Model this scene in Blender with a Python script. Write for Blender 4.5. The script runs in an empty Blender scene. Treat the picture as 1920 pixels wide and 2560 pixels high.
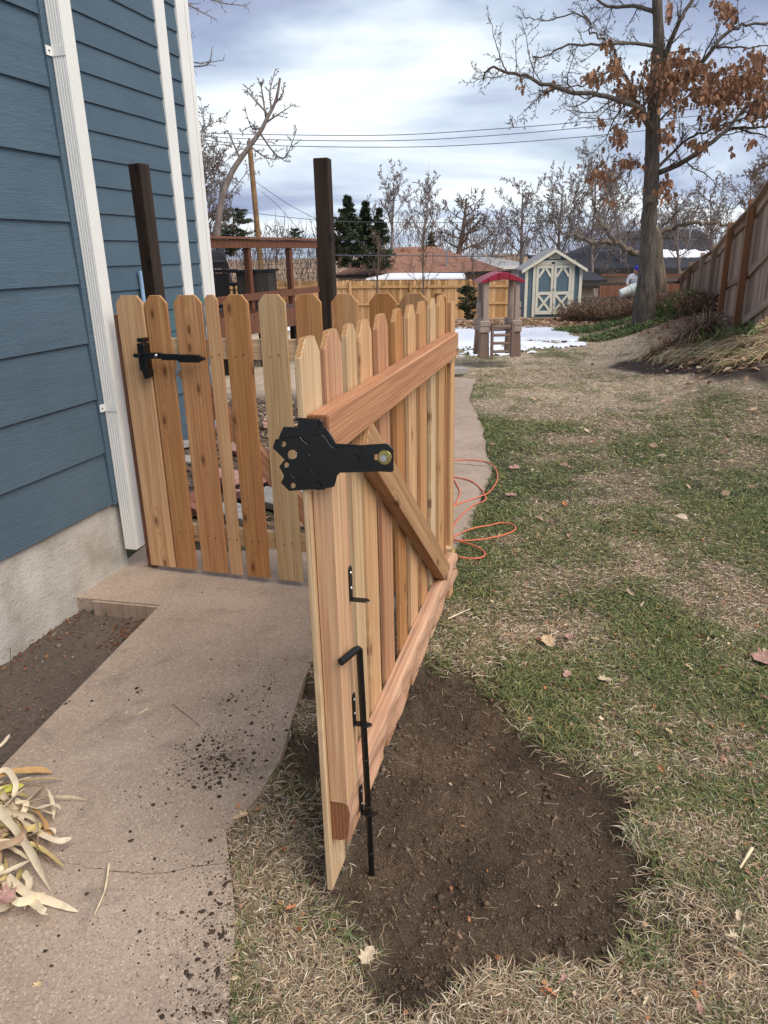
import bpy, bmesh, math, random
import numpy as np
from mathutils import Vector, Matrix, Euler
R = math.radians
random.seed(7); rng = np.random.default_rng(11)
scene = bpy.context.scene
COL = scene.collection

# ------------------------------------------------------------------ camera
FPX, HCAM = 1850.0, 1.70
PIT, ROL = math.atan(642/FPX), R(1.4)
_f = np.array([0, math.cos(PIT), -math.sin(PIT)]); _r = np.array([1., 0, 0]); _u = np.array([0, math.sin(PIT), math.cos(PIT)])
CR = math.cos(ROL)*_r - math.sin(ROL)*_u; CU = math.sin(ROL)*_r + math.cos(ROL)*_u
CAM = np.array([0, 0, HCAM])
cd = bpy.data.cameras.new("camera"); cam = bpy.data.objects.new("camera", cd); COL.objects.link(cam)
cam.matrix_world = Matrix(((CR[0], CU[0], -_f[0], 0), (CR[1], CU[1], -_f[1], 0), (CR[2], CU[2], -_f[2], HCAM), (0, 0, 0, 1)))
cd.sensor_fit = 'VERTICAL'; cd.sensor_height = 36; cd.lens = FPX/2560*36; cd.clip_end = 2000; cd.clip_start = .05
scene.camera = cam
scene.render.resolution_x, scene.render.resolution_y = 768, 1024

# ------------------------------------------------------------------ sky, sun, exposure
SUN_EL, SUN_AZ = 50, 130        # azimuth clockwise from +Y
w = bpy.data.worlds.new("World"); scene.world = w; w.use_nodes = True
def world():
    nt = w.node_tree; N = nt.nodes; L = nt.links; N.clear()
    out = N.new('ShaderNodeOutputWorld'); bg = N.new('ShaderNodeBackground'); L.new(bg.outputs[0], out.inputs[0])
    sky = N.new('ShaderNodeTexSky'); sky.sky_type = 'NISHITA'; sky.sun_disc = False
    sky.sun_elevation = R(SUN_EL); sky.sun_rotation = R(SUN_AZ)
    s1 = N.new('ShaderNodeVectorMath'); s1.operation = 'SCALE'; s1.inputs[3].default_value = .8; L.new(sky.outputs[0], s1.inputs[0])
    tc = N.new('ShaderNodeTexCoord'); sp = N.new('ShaderNodeSeparateXYZ'); L.new(tc.outputs['Generated'], sp.inputs[0])
    zc = N.new('ShaderNodeMath'); zc.operation = 'MAXIMUM'; zc.inputs[1].default_value = 0; L.new(sp.outputs[2], zc.inputs[0])
    za = N.new('ShaderNodeMath'); za.operation = 'ADD'; za.inputs[1].default_value = .22; L.new(zc.outputs[0], za.inputs[0])
    dx = N.new('ShaderNodeMath'); dx.operation = 'DIVIDE'; L.new(sp.outputs[0], dx.inputs[0]); L.new(za.outputs[0], dx.inputs[1])
    dy = N.new('ShaderNodeMath'); dy.operation = 'DIVIDE'; L.new(sp.outputs[1], dy.inputs[0]); L.new(za.outputs[0], dy.inputs[1])
    cb = N.new('ShaderNodeCombineXYZ'); L.new(dx.outputs[0], cb.inputs[0]); L.new(dy.outputs[0], cb.inputs[1])
    mp = N.new('ShaderNodeMapping'); mp.inputs['Location'].default_value = (3.1, 1.35, 0); mp.inputs['Scale'].default_value = (.55, 1.0, 1); L.new(cb.outputs[0], mp.inputs[0])
    n1 = N.new('ShaderNodeTexNoise'); n1.inputs['Scale'].default_value = 1.15; n1.inputs['Detail'].default_value = 8; n1.inputs['Roughness'].default_value = .52; n1.inputs['Distortion'].default_value = .5
    L.new(mp.outputs[0], n1.inputs[0])
    el = N.new('ShaderNodeMapRange'); el.inputs[1].default_value = .08; el.inputs[2].default_value = .5; el.inputs[3].default_value = .05; el.inputs[4].default_value = -.16; L.new(sp.outputs[2], el.inputs[0])
    ad = N.new('ShaderNodeMath'); ad.operation = 'ADD'; L.new(n1.outputs[0], ad.inputs[0]); L.new(el.outputs[0], ad.inputs[1])
    rp = N.new('ShaderNodeValToRGB'); L.new(ad.outputs[0], rp.inputs[0]); e = rp.color_ramp.elements
    e[0].position = .36; e[0].color = (.22, .265, .40, 1); e[1].position = .63; e[1].color = (.76, .82, .86, 1)
    m = e.new(.45); m.color = (.33, .385, .53, 1); m = e.new(.53); m.color = (.52, .60, .71, 1)
    n2 = N.new('ShaderNodeTexNoise'); n2.inputs['Scale'].default_value = 1.6; n2.inputs['Detail'].default_value = 5; L.new(mp.outputs[0], n2.inputs[0])
    cr = N.new('ShaderNodeMapRange'); cr.inputs[1].default_value = .60; cr.inputs[2].default_value = .70; cr.inputs[3].default_value = 1; cr.inputs[4].default_value = .55; L.new(n2.outputs[0], cr.inputs[0])
    cs = N.new('ShaderNodeVectorMath'); cs.operation = 'SCALE'; cs.inputs[3].default_value = 9.3; L.new(rp.outputs[0], cs.inputs[0])
    mx = N.new('ShaderNodeMix'); mx.data_type = 'RGBA'; L.new(cr.outputs[0], mx.inputs[0]); L.new(s1.outputs[0], mx.inputs[6]); L.new(cs.outputs[0], mx.inputs[7])
    L.new(mx.outputs[2], bg.inputs[0]); bg.inputs[1].default_value = .1
world()
sd = bpy.data.lights.new("sun", 'SUN'); sun = bpy.data.objects.new("sun", sd); COL.objects.link(sun)
sd.energy = 2.9; sd.angle = R(50); sd.color = (1, .93, .84)
_a, _e = R(SUN_AZ), R(SUN_EL)
sv = Vector((math.sin(_a)*math.cos(_e), math.cos(_a)*math.cos(_e), math.sin(_e)))
sun.rotation_euler = sv.to_track_quat('Z', 'Y').to_euler()
vs = scene.view_settings; vs.view_transform = 'Standard'; vs.look = 'None'; vs.exposure = .56; vs.gamma = 1; vs.use_curve_mapping = False

# ------------------------------------------------------------------ measuring helpers: a sight line met with a real surface
def ray(x, y): return _f*FPX + (x-960)*CR - (y-1280)*CU
def at_z(x, y, z=0.0):
    d = ray(x, y); return CAM + d*((z-HCAM)/d[2])
def at_Y(x, y, Y):
    d = ray(x, y); return CAM + d*(Y/d[1])
def at_pl(x, y, P0, n):
    n = np.array(n, float); d = ray(x, y); return CAM + d*(((np.array(P0, float)-CAM)@n)/(d@n))

# ------------------------------------------------------------------ numpy noise
def _h(ix, iy, s):
    n = (ix*374761393 + iy*668265263 + s*1442695041) & 0xffffffff
    n = ((n ^ (n >> 13))*1274126177) & 0xffffffff
    return ((n ^ (n >> 16)) & 0xffff)/65535.0
def vnoise(x, y, s=0):
    x = np.asarray(x, float); y = np.asarray(y, float)
    ix = np.floor(x).astype(np.int64); iy = np.floor(y).astype(np.int64); fx = x-ix; fy = y-iy
    fx = fx*fx*(3-2*fx); fy = fy*fy*(3-2*fy)
    a = _h(ix, iy, s); b = _h(ix+1, iy, s); c = _h(ix, iy+1, s); d = _h(ix+1, iy+1, s)
    return (a+(b-a)*fx)*(1-fy) + (c+(d-c)*fx)*fy
def fbm(x, y, o=4, s=0):
    t = 0; a = .5; q = 0
    for i in range(o):
        t = t + a*vnoise(x*2**i, y*2**i, s+i*17); q += a; a *= .55
    return t/q
def sm(t): t = np.clip(t, 0, 1); return t*t*(3-2*t)
def in_poly(x, y, poly):
    x = np.asarray(x); y = np.asarray(y); c = np.zeros(x.shape, bool); n = len(poly)
    for i in range(n):
        x1, y1 = poly[i]; x2, y2 = poly[(i+1) % n]
        if y1 == y2: continue
        k = ((y1 > y) != (y2 > y)) & (x < (x2-x1)*(y-y1)/(y2-y1)+x1); c ^= k
    return c
def poly_dist(x, y, poly, closed=True):
    x = np.asarray(x, float); y = np.asarray(y, float); D = np.full(x.shape, 1e9); n = len(poly)
    for i in range(n if closed else n-1):
        x1, y1 = poly[i]; x2, y2 = poly[(i+1) % n]; dx, dy = x2-x1, y2-y1
        t = np.clip(((x-x1)*dx+(y-y1)*dy)/(dx*dx+dy*dy), 0, 1)
        D = np.minimum(D, np.hypot(x-x1-t*dx, y-y1-t*dy))
    return D

# ------------------------------------------------------------------ mesh helpers
def mesh_np(name, V, F, mats=(), smooth=False, col=None, mi=None):
    me = bpy.data.meshes.new(name); V = np.asarray(V, np.float32); F = np.asarray(F, np.int32); k = F.shape[1]
    me.vertices.add(len(V)); me.vertices.foreach_set('co', V.ravel())
    me.loops.add(F.size); me.loops.foreach_set('vertex_index', F.ravel())
    me.polygons.add(len(F)); me.polygons.foreach_set('loop_start', np.arange(0, F.size, k, dtype=np.int32))
    if smooth: me.polygons.foreach_set('use_smooth', np.ones(len(F), bool))
    if mi is not None: me.polygons.foreach_set('material_index', np.asarray(mi, np.int32))
    me.update(calc_edges=True)
    if col is not None:
        at = me.color_attributes.new('Col', 'FLOAT_COLOR', 'POINT')
        c = np.ones((len(V), 4), np.float32); c[:, :3] = col; at.data.foreach_set('color', c.ravel())
    for m in mats: me.materials.append(m)
    return me
def link(name, me, parent=None, loc=None, rot=None, label=None, cat=None, group=None, kind=None, mw=None):
    o = bpy.data.objects.new(name, me); COL.objects.link(o)
    if parent: o.parent = parent
    if mw is not None: o.matrix_local = mw
    if loc is not None: o.location = loc
    if rot is not None: o.rotation_euler = rot
    tag(o, label, cat, group, kind); return o
def tag(o, label=None, cat=None, group=None, kind=None):
    if label: o['label'] = label
    if cat: o['category'] = cat
    if group: o['group'] = group
    if kind: o['kind'] = kind
    return o
def thing(name, label, cat, loc=(0, 0, 0), rz=0, group=None):
    return link(name, None, None, loc, (0, 0, rz), label, cat, group)
class MB:
    def __init__(s): s.v = []; s.f = []; s.m = []; s.s = []
    def add(s, V, F, m=0, smooth=False):
        b = len(s.v); s.v += [tuple(map(float, p)) for p in V]
        for f in F: s.f.append(tuple(b+i for i in f)); s.m.append(m); s.s.append(smooth)
        return s
    def box(s, lo, hi, m=0, M=None):
        x0, y0, z0 = lo; x1, y1, z1 = hi
        V = [Vector(p) for p in ((x0, y0, z0), (x1, y0, z0), (x1, y1, z0), (x0, y1, z0), (x0, y0, z1), (x1, y0, z1), (x1, y1, z1), (x0, y1, z1))]
        if M is not None: V = [M @ p for p in V]
        return s.add(V, [(0, 3, 2, 1), (4, 5, 6, 7), (0, 1, 5, 4), (1, 2, 6, 5), (2, 3, 7, 6), (3, 0, 4, 7)], m)
    def bar(s, a, b, wd, t, m=0, up=(0, 0, 1)):
        a = Vector(a); b = Vector(b); d = (b-a); L = d.length; d.normalize(); u = Vector(up); sd_ = d.cross(u)
        if sd_.length < 1e-4: sd_ = d.cross(Vector((0, 1, 0)))
        sd_.normalize(); u = sd_.cross(d)
        M = Matrix(((d[0], sd_[0], u[0], a[0]), (d[1], sd_[1], u[1], a[1]), (d[2], sd_[2], u[2], a[2]), (0, 0, 0, 1)))
        return s.box((0, -wd/2, -t/2), (L, wd/2, t/2), m, M)
    def prism(s, poly, h0, h1, axis='z', m=0, M=None):   # 2D outline extruded
        n = len(poly)
        def mk(p, h): return {'z': Vector((p[0], p[1], h)), 'y': Vector((p[0], h, p[1])), 'x': Vector((h, p[0], p[1]))}[axis]
        V = [mk(p, h0) for p in poly]+[mk(p, h1) for p in poly]
        if M is not None: V = [M @ p for p in V]
        F = [tuple(range(n))[::-1], tuple(range(n, 2*n))]+[(i, (i+1) % n, n+(i+1) % n, n+i) for i in range(n)]
        return s.add(V, F, m)
    def tube(s, pts, r, k=8, m=0, caps=True, smooth=True):
        pts = [Vector(p) for p in pts]; n = len(pts); rr = r if hasattr(r, '__len__') else [r]*n
        V = []; ref = None
        for i, p in enumerate(pts):
            t = (pts[min(i+1, n-1)]-pts[max(i-1, 0)]).normalized()
            if ref is None: ref = t.orthogonal().normalized()
            ref = (ref-t*ref.dot(t)); ref = ref.normalized() if ref.length > 1e-6 else t.orthogonal().normalized()
            bi = t.cross(ref)
            for j in range(k):
                a = 2*math.pi*j/k; V.append(p+(ref*math.cos(a)+bi*math.sin(a))*rr[i])
        F = [(i*k+j, i*k+(j+1) % k, (i+1)*k+(j+1) % k, (i+1)*k+j) for i in range(n-1) for j in range(k)]
        s.add(V, F, m, smooth)
        if caps:
            s.add([V[j] for j in range(k)], [tuple(range(k))[::-1]], m); s.add([V[(n-1)*k+j] for j in range(k)], [tuple(range(k))], m)
        return s
    def mesh(s, name, mats, bevel=0, seg=1):
        me = bpy.data.meshes.new(name); me.from_pydata(s.v, [], s.f)
        me.polygons.foreach_set('material_index', s.m); me.polygons.foreach_set('use_smooth', s.s)
        for q in (mats if isinstance(mats, (list, tuple)) else [mats]): me.materials.append(q)
        bm = bmesh.new(); bm.from_mesh(me); bmesh.ops.recalc_face_normals(bm, faces=bm.faces)
        if bevel:
            bm.faces.ensure_lookup_table()
            bmesh.ops.bevel(bm, geom=[e for e in bm.edges if e.is_manifold and e.calc_face_angle(0) > .5], offset=bevel, segments=seg, affect='EDGES', clamp_overlap=True)
        bm.to_mesh(me); bm.free(); me.update(); return me
    def obj(s, name, mats, parent=None, bevel=0, **k): return link(name, s.mesh(name, mats, bevel), parent, **k)

# ------------------------------------------------------------------ materials
class NT:
    def __init__(s, name):
        s.mat = bpy.data.materials.new(name); s.mat.use_nodes = True; s.t = s.mat.node_tree; s.N = s.t.nodes; s.L = s.t.links
        s.b = s.N['Principled BSDF']; s.b.inputs['Specular IOR Level'].default_value = .3; s.b.inputs['Roughness'].default_value = .8
    def n(s, ty, ins=None, **kw):
        q = s.N.new('ShaderNode'+ty)
        for k, v in kw.items(): setattr(q, k, v)
        for k, v in (ins or {}).items():
            if isinstance(v, bpy.types.NodeSocket): s.L.new(v, q.inputs[k])
            else: q.inputs[k].default_value = v
        return q
    def coord(s, which='Object', scale=(1, 1, 1), rand=0):
        tc = s.n('TexCoord').outputs[which]
        if rand:
            oi = s.n('ObjectInfo').outputs['Random']; m = s.n('Math', {0: oi, 1: rand}, operation='MULTIPLY').outputs[0]
            cb = s.n('CombineXYZ', {0: m, 1: m, 2: m}).outputs[0]; tc = s.n('VectorMath', {0: tc, 1: cb}, operation='ADD').outputs[0]
        return s.n('Mapping', {0: tc, 'Scale': scale}).outputs[0]
    def noise(s, v, sc=5, det=4, ro=.5, dist=0): return s.n('TexNoise', {0: v, 'Scale': sc, 'Detail': det, 'Roughness': ro, 'Distortion': dist}).outputs[0]
    def ramp(s, f, st):
        q = s.n('ValToRGB', {0: f}); e = q.color_ramp.elements
        e[0].position, e[0].color = st[0][0], (*st[0][1], 1); e[1].position, e[1].color = st[-1][0], (*st[-1][1], 1)
        for p, c in st[1:-1]: x = e.new(p); x.color = (*c, 1)
        return q.outputs[0]
    def mix(s, f, a, b, bt='MIX'):
        q = s.n('Mix', data_type='RGBA', blend_type=bt)
        for i, v in ((0, f), (6, a), (7, b)):
            if isinstance(v, bpy.types.NodeSocket): s.L.new(v, q.inputs[i])
            else: q.inputs[i].default_value = v if i == 0 else (*v, 1)
        return q.outputs[2]
    def mr(s, v, a, b, c=0, d=1): return s.n('MapRange', {0: v, 1: a, 2: b, 3: c, 4: d}).outputs[0]
    def ma(s, op, a, b=0):
        return s.n('Math', {0: a, 1: b}, operation=op).outputs[0]
    def bump(s, h, dist=.001, st=1, prev=None):
        q = s.n('Bump', {'Height': h, 'Distance': dist, 'Strength': st})
        if prev is not None: s.L.new(prev, q.inputs['Normal'])
        return q.outputs[0]
    def out(s, col=None, rough=None, normal=None):
        for k, v in (('Base Color', col), ('Roughness', rough), ('Normal', normal)):
            if v is None: continue
            if isinstance(v, bpy.types.NodeSocket): s.L.new(v, s.b.inputs[k])
            else: s.b.inputs[k].default_value = (*v, 1) if k == 'Base Color' else v
        return s.mat
g3 = lambda v: (v, v, v)
def plain(name, c, rough=.6, var=.15, sc=8, bump=0, metal=0, spec=.3, which='Object'):
    t = NT(name); v = t.coord(which, rand=0); n = t.noise(v, sc, 5)
    col = t.ramp(n, [(.3, tuple(x*(1-var) for x in c)), (.7, tuple(x*(1+var) for x in c))])
    t.b.inputs['Metallic'].default_value = metal; t.b.inputs['Specular IOR Level'].default_value = spec
    return t.out(col, rough, t.bump(t.noise(v, sc*12, 3), .001, bump) if bump else None)
def wood(name, heart, sap, dark, mixc=.5, knots=True, grain=1.0, rough=.72, weather=0, bumps=.5, vary=.22, warm=.5):
    """sawn wood, board length along local Z"""
    t = NT(name); oi = t.n('ObjectInfo').outputs['Random']
    v = t.coord('Object', rand=37.0)
    sp = t.n('SeparateXYZ', {0: v})
    # knots
    kv = t.n('CombineXYZ', {0: t.ma('MULTIPLY', t.ma('ADD', sp.outputs[0], t.ma('MULTIPLY', sp.outputs[1], .5)), 8.5), 1: t.ma('MULTIPLY', sp.outputs[2], 3.4)}).outputs[0]
    vo = t.n('TexVoronoi', {0: kv, 'Scale': 1.0, 'Randomness': 1}, voronoi_dimensions='2D'); kd = vo.outputs['Distance']
    pres = t.mr(t.n('SeparateColor', {0: vo.outputs['Color']}).outputs[0], .60, .62) if knots else 0.0
    low = t.noise(t.n('Mapping', {0: v, 'Scale': (7, 5, .9)}).outputs[0], 1, 3, .5, .3)
    infl = t.ma('MULTIPLY', t.mr(kd, 0, .42, 1, 0), pres) if knots else 0.0
    u = t.ma('ADD', t.ma('MULTIPLY', t.ma('ADD', sp.outputs[0], t.ma('MULTIPLY', sp.outputs[1], .8)), 30), t.ma('MULTIPLY', low, 4.5))
    if knots: u = t.ma('ADD', u, t.ma('MULTIPLY', t.ma('POWER', infl, 1.5), 5))
    wv = t.ma('ADD', t.ma('MULTIPLY', t.ma('SINE', t.ma('MULTIPLY', u, 3.1*grain)), .5), .5)
    fine = t.noise(t.n('Mapping', {0: v, 'Scale': (260, 170, 5)}).outputs[0], 1, 3, .6)
    mid = t.noise(t.n('Mapping', {0: v, 'Scale': (60, 40, 1.6)}).outputs[0], 1, 4, .6)
    broad = t.noise(t.n('Mapping', {0: v, 'Scale': (11, 8, .45)}).outputs[0], 1, 2, .5)
    bm_ = t.ma('ADD', broad, t.mr(oi, 0, 1, -mixc*.45, mixc*.45))
    c = t.mix(t.mr(bm_, .40, .60), heart, sap)
    c = t.mix(t.ma('MULTIPLY', t.ma('POWER', wv, 2.2), .5), c, dark)
    c = t.mix(t.mr(mid, .38, .7, 0, .6), c, dark)
    stk = t.noise(t.n('Mapping', {0: v, 'Scale': (150, 110, 1.1)}).outputs[0], 1, 3, .7)
    c = t.mix(t.mr(stk, .42, .62, 0, .5), c, dark); c = t.mix(t.mr(stk, .5, .33, 0, .45), c, tuple(min(1, x*1.15) for x in sap))
    c = t.mix(t.mr(fine, .3, .75, 0, .35), c, tuple(min(1, x*1.25) for x in sap))
    if knots:
        core = t.ma('MULTIPLY', t.mr(kd, .055, .085, 1, 0), pres); ring = t.ma('MULTIPLY', t.mr(kd, .07, .2, 1, 0), pres)
        c = t.mix(t.ma('MULTIPLY', ring, .45), c, tuple(x*.8 for x in dark)); c = t.mix(t.ma('MULTIPLY', core, .75), c, tuple(x*.35 for x in dark))
    if weather:
        wn = t.noise(t.n('Mapping', {0: v, 'Scale': (25, 20, 1.1)}).outputs[0], 1, 5, .65)
        c = t.mix(t.mr(wn, .3, .7, 0, weather), c, (.23, .20, .175))
    hs = t.n('HueSaturation', {'Color': c, 'Value': t.mr(oi, 0, 1, 1-vary, 1+vary*.7), 'Saturation': t.mr(oi, 0, 1, 1.05, .9)}).outputs[0]
    h = t.ma('ADD', t.ma('MULTIPLY', fine, 1), t.ma('MULTIPLY', wv, .4))
    t.b.inputs['Specular IOR Level'].default_value = .25
    return t.out(hs, rough, t.bump(h, .0012, bumps))
CEDAR = wood('cedar_board', (.50, .215, .085), (.56, .335, .145), (.30, .12, .045))
CEDARP = wood('cedar_board_pale', (.54, .29, .15), (.62, .43, .22), (.36, .15, .065), knots=True, mixc=.2, vary=.1, bumps=.8)
CEDARR = wood('cedar_rail_pink', (.47, .215, .105), (.54, .32, .18), (.27, .105, .055), knots=False, mixc=.3, grain=1.3, bumps=.9, vary=.08)
CEDARB = wood('cedar_brace_brown', (.38, .19, .082), (.45, .26, .12), (.21, .095, .038), mixc=.3, vary=.1)
SAPW = wood('pale_sapwood', (.54, .37, .19), (.60, .44, .25), (.36, .19, .085), mixc=.3, vary=.1, bumps=.8)
OLDP = wood('dark_weathered_post', (.022, .014, .010), (.042, .026, .017), (.008, .006, .005), vary=.1, rough=.85, bumps=1.0)
REDW = wood('redwood_stain', (.15, .062, .036), (.20, .088, .05), (.075, .03, .018), vary=.15)
FWEA = wood('weathered_fence_board', (.36, .235, .155), (.46, .34, .25), (.17, .105, .065), weather=.45, vary=.35, rough=.9)
FSTN = wood('stained_fence_post', (.26, .11, .045), (.32, .15, .065), (.13, .05, .02), vary=.15)
FFAR = wood('far_cedar_fence', (.42, .23, .09), (.54, .34, .15), (.24, .12, .045), vary=.3)
FDRK = wood('dark_fence_board', (.055, .045, .038), (.10, .085, .07), (.025, .02, .018), vary=.3, weather=.2)
def endgrain(name, c, d):
    t = NT(name); v = t.coord('Object', rand=9); wv = t.n('TexWave', {0: v, 'Scale': 45, 'Distortion': 4, 'Detail': 3, 'Detail Scale': 1.5}, wave_type='RINGS').outputs['Fac']
    n = t.noise(v, 300, 4, .7); c1 = t.mix(wv, d, c); c1 = t.mix(t.mr(n, .3, .7, 0, .6), c1, tuple(x*.55 for x in d))
    return t.out(c1, .95, t.bump(n, .003, .9))
ENDG = endgrain('cedar_end_grain', (.62, .38, .18), (.40, .20, .09))
ENDR = endgrain('cedar_end_grain_red', (.38, .17, .075), (.25, .10, .045))
ENDD = endgrain('dark_end_grain', (.10, .07, .03), (.05, .035, .02))
def mk_siding():
    t = NT('blue_siding_paint'); v = t.coord('Object', rand=11)
    gr = t.noise(t.n('Mapping', {0: v, 'Scale': (9, 9, 170)}).outputs[0], 1, 4, .6, .6)
    gr2 = t.noise(t.n('Mapping', {0: v, 'Scale': (2.2, 2, 38)}).outputs[0], 1, 3, .5, 2.2)
    rr_ = t.ma('ADD', t.ma('MULTIPLY', t.ma('SINE', t.ma('MULTIPLY', gr2, 42)), .35), t.ma('MULTIPLY', gr, 1.1))
    c = t.ramp(t.noise(v, 2.2, 5, .6), [(.3, (.072, .115, .152)), (.7, (.09, .137, .177))])
    c = t.mix(t.mr(gr, .35, .7, .25, 0), c, (.052, .092, .132))
    return t.out(c, t.mr(gr, .3, .7, .55, .45), t.bump(rr_, .0016, .75))
SIDING = mk_siding()
WHITE = plain('white_painted_trim', (.74, .73, .69), .45, .04, 3, .1, spec=.4)
def mk_foundation():
    t = NT('foundation_concrete'); v = t.coord('Object')
    n = t.noise(v, 3.5, 6, .6); f = t.noise(v, 60, 5, .7); st = t.noise(t.n('Mapping', {0: v, 'Scale': (2.2, 2, 22)}).outputs[0], 1, 4, .55, .3)
    c = t.ramp(n, [(.3, (.32, .29, .245)), (.5, (.48, .455, .41)), (.7, (.58, .56, .51))])
    c = t.mix(t.mr(st, .58, .70, 0, .18), c, (.22, .20, .17)); c = t.mix(t.mr(f, .58, .72, 0, .5), c, (.19, .16, .13))
    h = t.ma('ADD', t.ma('MULTIPLY', st, .5), t.ma('ADD', f, n))
    return t.out(c, .93, t.bump(h, .008, .9))
FOUND = mk_foundation()
def mk_path():
    t = NT('path_concrete'); v = t.coord('Object')
    n = t.noise(v, 1.6, 6, .6); m = t.noise(v, 9, 5, .6); vo = t.n('TexVoronoi', {0: v, 'Scale': 190}).outputs['Color']; ag = t.n('SeparateColor', {0: vo}).outputs[0]
    vo2 = t.n('SeparateColor', {0: t.n('TexVoronoi', {0: v, 'Scale': 420}).outputs['Color']}).outputs[1]
    c = t.ramp(n, [(.3, (.29, .222, .17)), (.5, (.365, .28, .215)), (.72, (.45, .355, .28))])
    c = t.mix(t.mr(ag, .80, .97, 0, .55), c, (.62, .52, .40)); c = t.mix(t.mr(ag, .18, .02, 0, .5), c, (.17, .125, .10))
    c = t.mix(t.mr(vo2, .2, .0, 0, .5), c, (.12, .09, .07)); c = t.mix(t.mr(vo2, .85, 1, 0, .4), c, (.58, .45, .33))
    st = t.noise(v, 5.2, 5, .65, .4); c = t.mix(t.mr(st, .56, .70, 0, .6), c, (.20, .155, .125)); c = t.mix(t.mr(t.noise(v, 2.7, 6, .7, .5), .55, .72, 0, .45), c, (.24, .19, .155)); c = t.mix(t.mr(m, .68, .8, 0, .3), c, (.50, .45, .41))
    return t.out(c, .9, t.bump(t.ma('ADD', ag, t.ma('MULTIPLY', vo2, .5)), .0016, .6))
PATH = mk_path()
def mk_ground():
    t = NT('ground_soil'); at = t.n('Attribute', attribute_name='Col').outputs['Color']; v = t.coord('Object')
    n = t.noise(v, 60, 6, .7); f = t.noise(v, 230, 4, .7); c = t.mix(1, at, t.ramp(n, [(.25, g3(.55)), (.75, g3(1.45))]), 'MULTIPLY')
    c = t.mix(1, c, t.ramp(f, [(.3, g3(.7)), (.7, g3(1.3))]), 'MULTIPLY')
    return t.out(c, .97, t.bump(t.ma('ADD', n, t.ma('MULTIPLY', f, .5)), .02, 1))
GROUND = mk_ground()
def attr_mat(name, rough=.75, trans=0, sc=0, spec=.2):
    t = NT(name); at = t.n('Attribute', attribute_name='Col').outputs['Color']; t.b.inputs['Specular IOR Level'].default_value = spec
    if sc: at = t.mix(1, at, t.ramp(t.noise(t.coord('Object'), sc, 3), [(.3, g3(.7)), (.7, g3(1.25))]), 'MULTIPLY')
    t.out(at, rough)
    if trans:
        tr = t.n('BsdfTranslucent'); t.L.new(at, tr.inputs[0]); mx = t.n('MixShader', {0: trans}); t.L.new(t.b.outputs[0], mx.inputs[1]); t.L.new(tr.outputs[0], mx.inputs[2])
        t.L.new(mx.outputs[0], t.N['Material Output'].inputs[0])
    return t.mat
BLADE = attr_mat('grass_blade', .7, .25); LEAFM = attr_mat('dry_leaf_surface', .7, .2, 40); CLOD = attr_mat('soil_clod', .97, 0, 120)
def mk_bark(name, a, b, c_, sx=26, sz=4):
    t = NT(name); v = t.coord('Object'); n = t.noise(t.n('Mapping', {0: v, 'Scale': (sx, sx, sz)}).outputs[0], 1, 5, .65, .4); m = t.noise(v, 3, 4)
    c = t.ramp(n, [(.3, a), (.5, b), (.7, c_)]); c = t.mix(t.mr(m, .4, .7, 0, .35), c, b)
    return t.out(c, .92, t.bump(n, .03, .9))
BARK = mk_bark('oak_bark', (.035, .028, .022), (.10, .082, .066), (.17, .145, .12))
BARKG = mk_bark('grey_twig_bark', (.10, .08, .075), (.20, .165, .15), (.28, .24, .22), 8, 2)
BARKB = mk_bark('brown_twig_bark', (.06, .04, .03), (.14, .10, .075), (.22, .165, .125), 8, 2)
BARKP = mk_bark('pale_old_bark', (.07, .055, .04), (.17, .135, .10), (.26, .21, .155), 10, 3)
BLACK = plain('black_powder_coat', (.005, .0048, .005), .36, .1, 30, .15, spec=.5)
ZINC = plain('zinc_plated_steel', (.55, .55, .56), .3, .1, 20, metal=1); ZINCY = plain('yellow_zinc_steel', (.42, .34, .13), .2, .15, 20, metal=1)
SNOW = plain('snow', (.80, .84, .90), .6, .05, 4, .5)
CORD = plain('orange_cord_jacket', (.66, .16, .075), .42, .08, 20, spec=.4); YEL = plain('yellow_plug_plastic', (.75, .62, .06), .4, .05)
TAN = plain('tan_moulded_plastic', (.33, .262, .225), .5, .05, 5, .2); BRN = plain('brown_moulded_plastic', (.20, .135, .105), .5, .06, 5, .2); MAR = plain('maroon_moulded_plastic', (.27, .018, .04), .42, .08, 5)
CREAM = plain('cream_shed_trim', (.68, .66, .54), .6, .08, 9, .2); SHEDB = plain('shed_blue_paint', (.105, .165, .205), .65, .1, 6, .2)
DKMET = plain('dark_painted_metal', (.012, .011, .011), .5, .2, 8)
def mk_shingle(name, cols, sx=3.2, sz=7, var=1):
    t = NT(name); v = t.coord('Object'); br = t.n('TexBrick', {0: v, 'Scale': sx, 'Mortar Size': .006, 'Color1': (*cols[0], 1), 'Color2': (*cols[1], 1), 'Mortar': (*tuple(x*.35 for x in cols[0]), 1), 'Brick Width': .5, 'Row Height': .22})
    n = t.noise(v, 2.4, 6, .7); c = t.mix(t.mr(n, .35, .65, 0, .6), br.outputs[0], cols[2])
    return t.out(c, .92, t.bump(br.outputs[1], .02, .5))
SHB = mk_shingle('brown_shingles', ((.25, .12, .08), (.40, .225, .15), (.19, .095, .07))); SHG = mk_shingle('grey_shingles', ((.30, .30, .30), (.38, .38, .38), (.26, .26, .265)))
SHD = mk_shingle('charcoal_shingles', ((.035, .037, .045), (.06, .062, .072), (.028, .03, .036)))
WALLG = plain('beige_house_wall', (.36, .32, .28), .8, .08, 2); GUT = plain('dark_gutter', (.03, .028, .028), .5)
GLASS = plain('dark_window_glass', (.03, .035, .045), .1, .2, 2, spec=.8)

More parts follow.
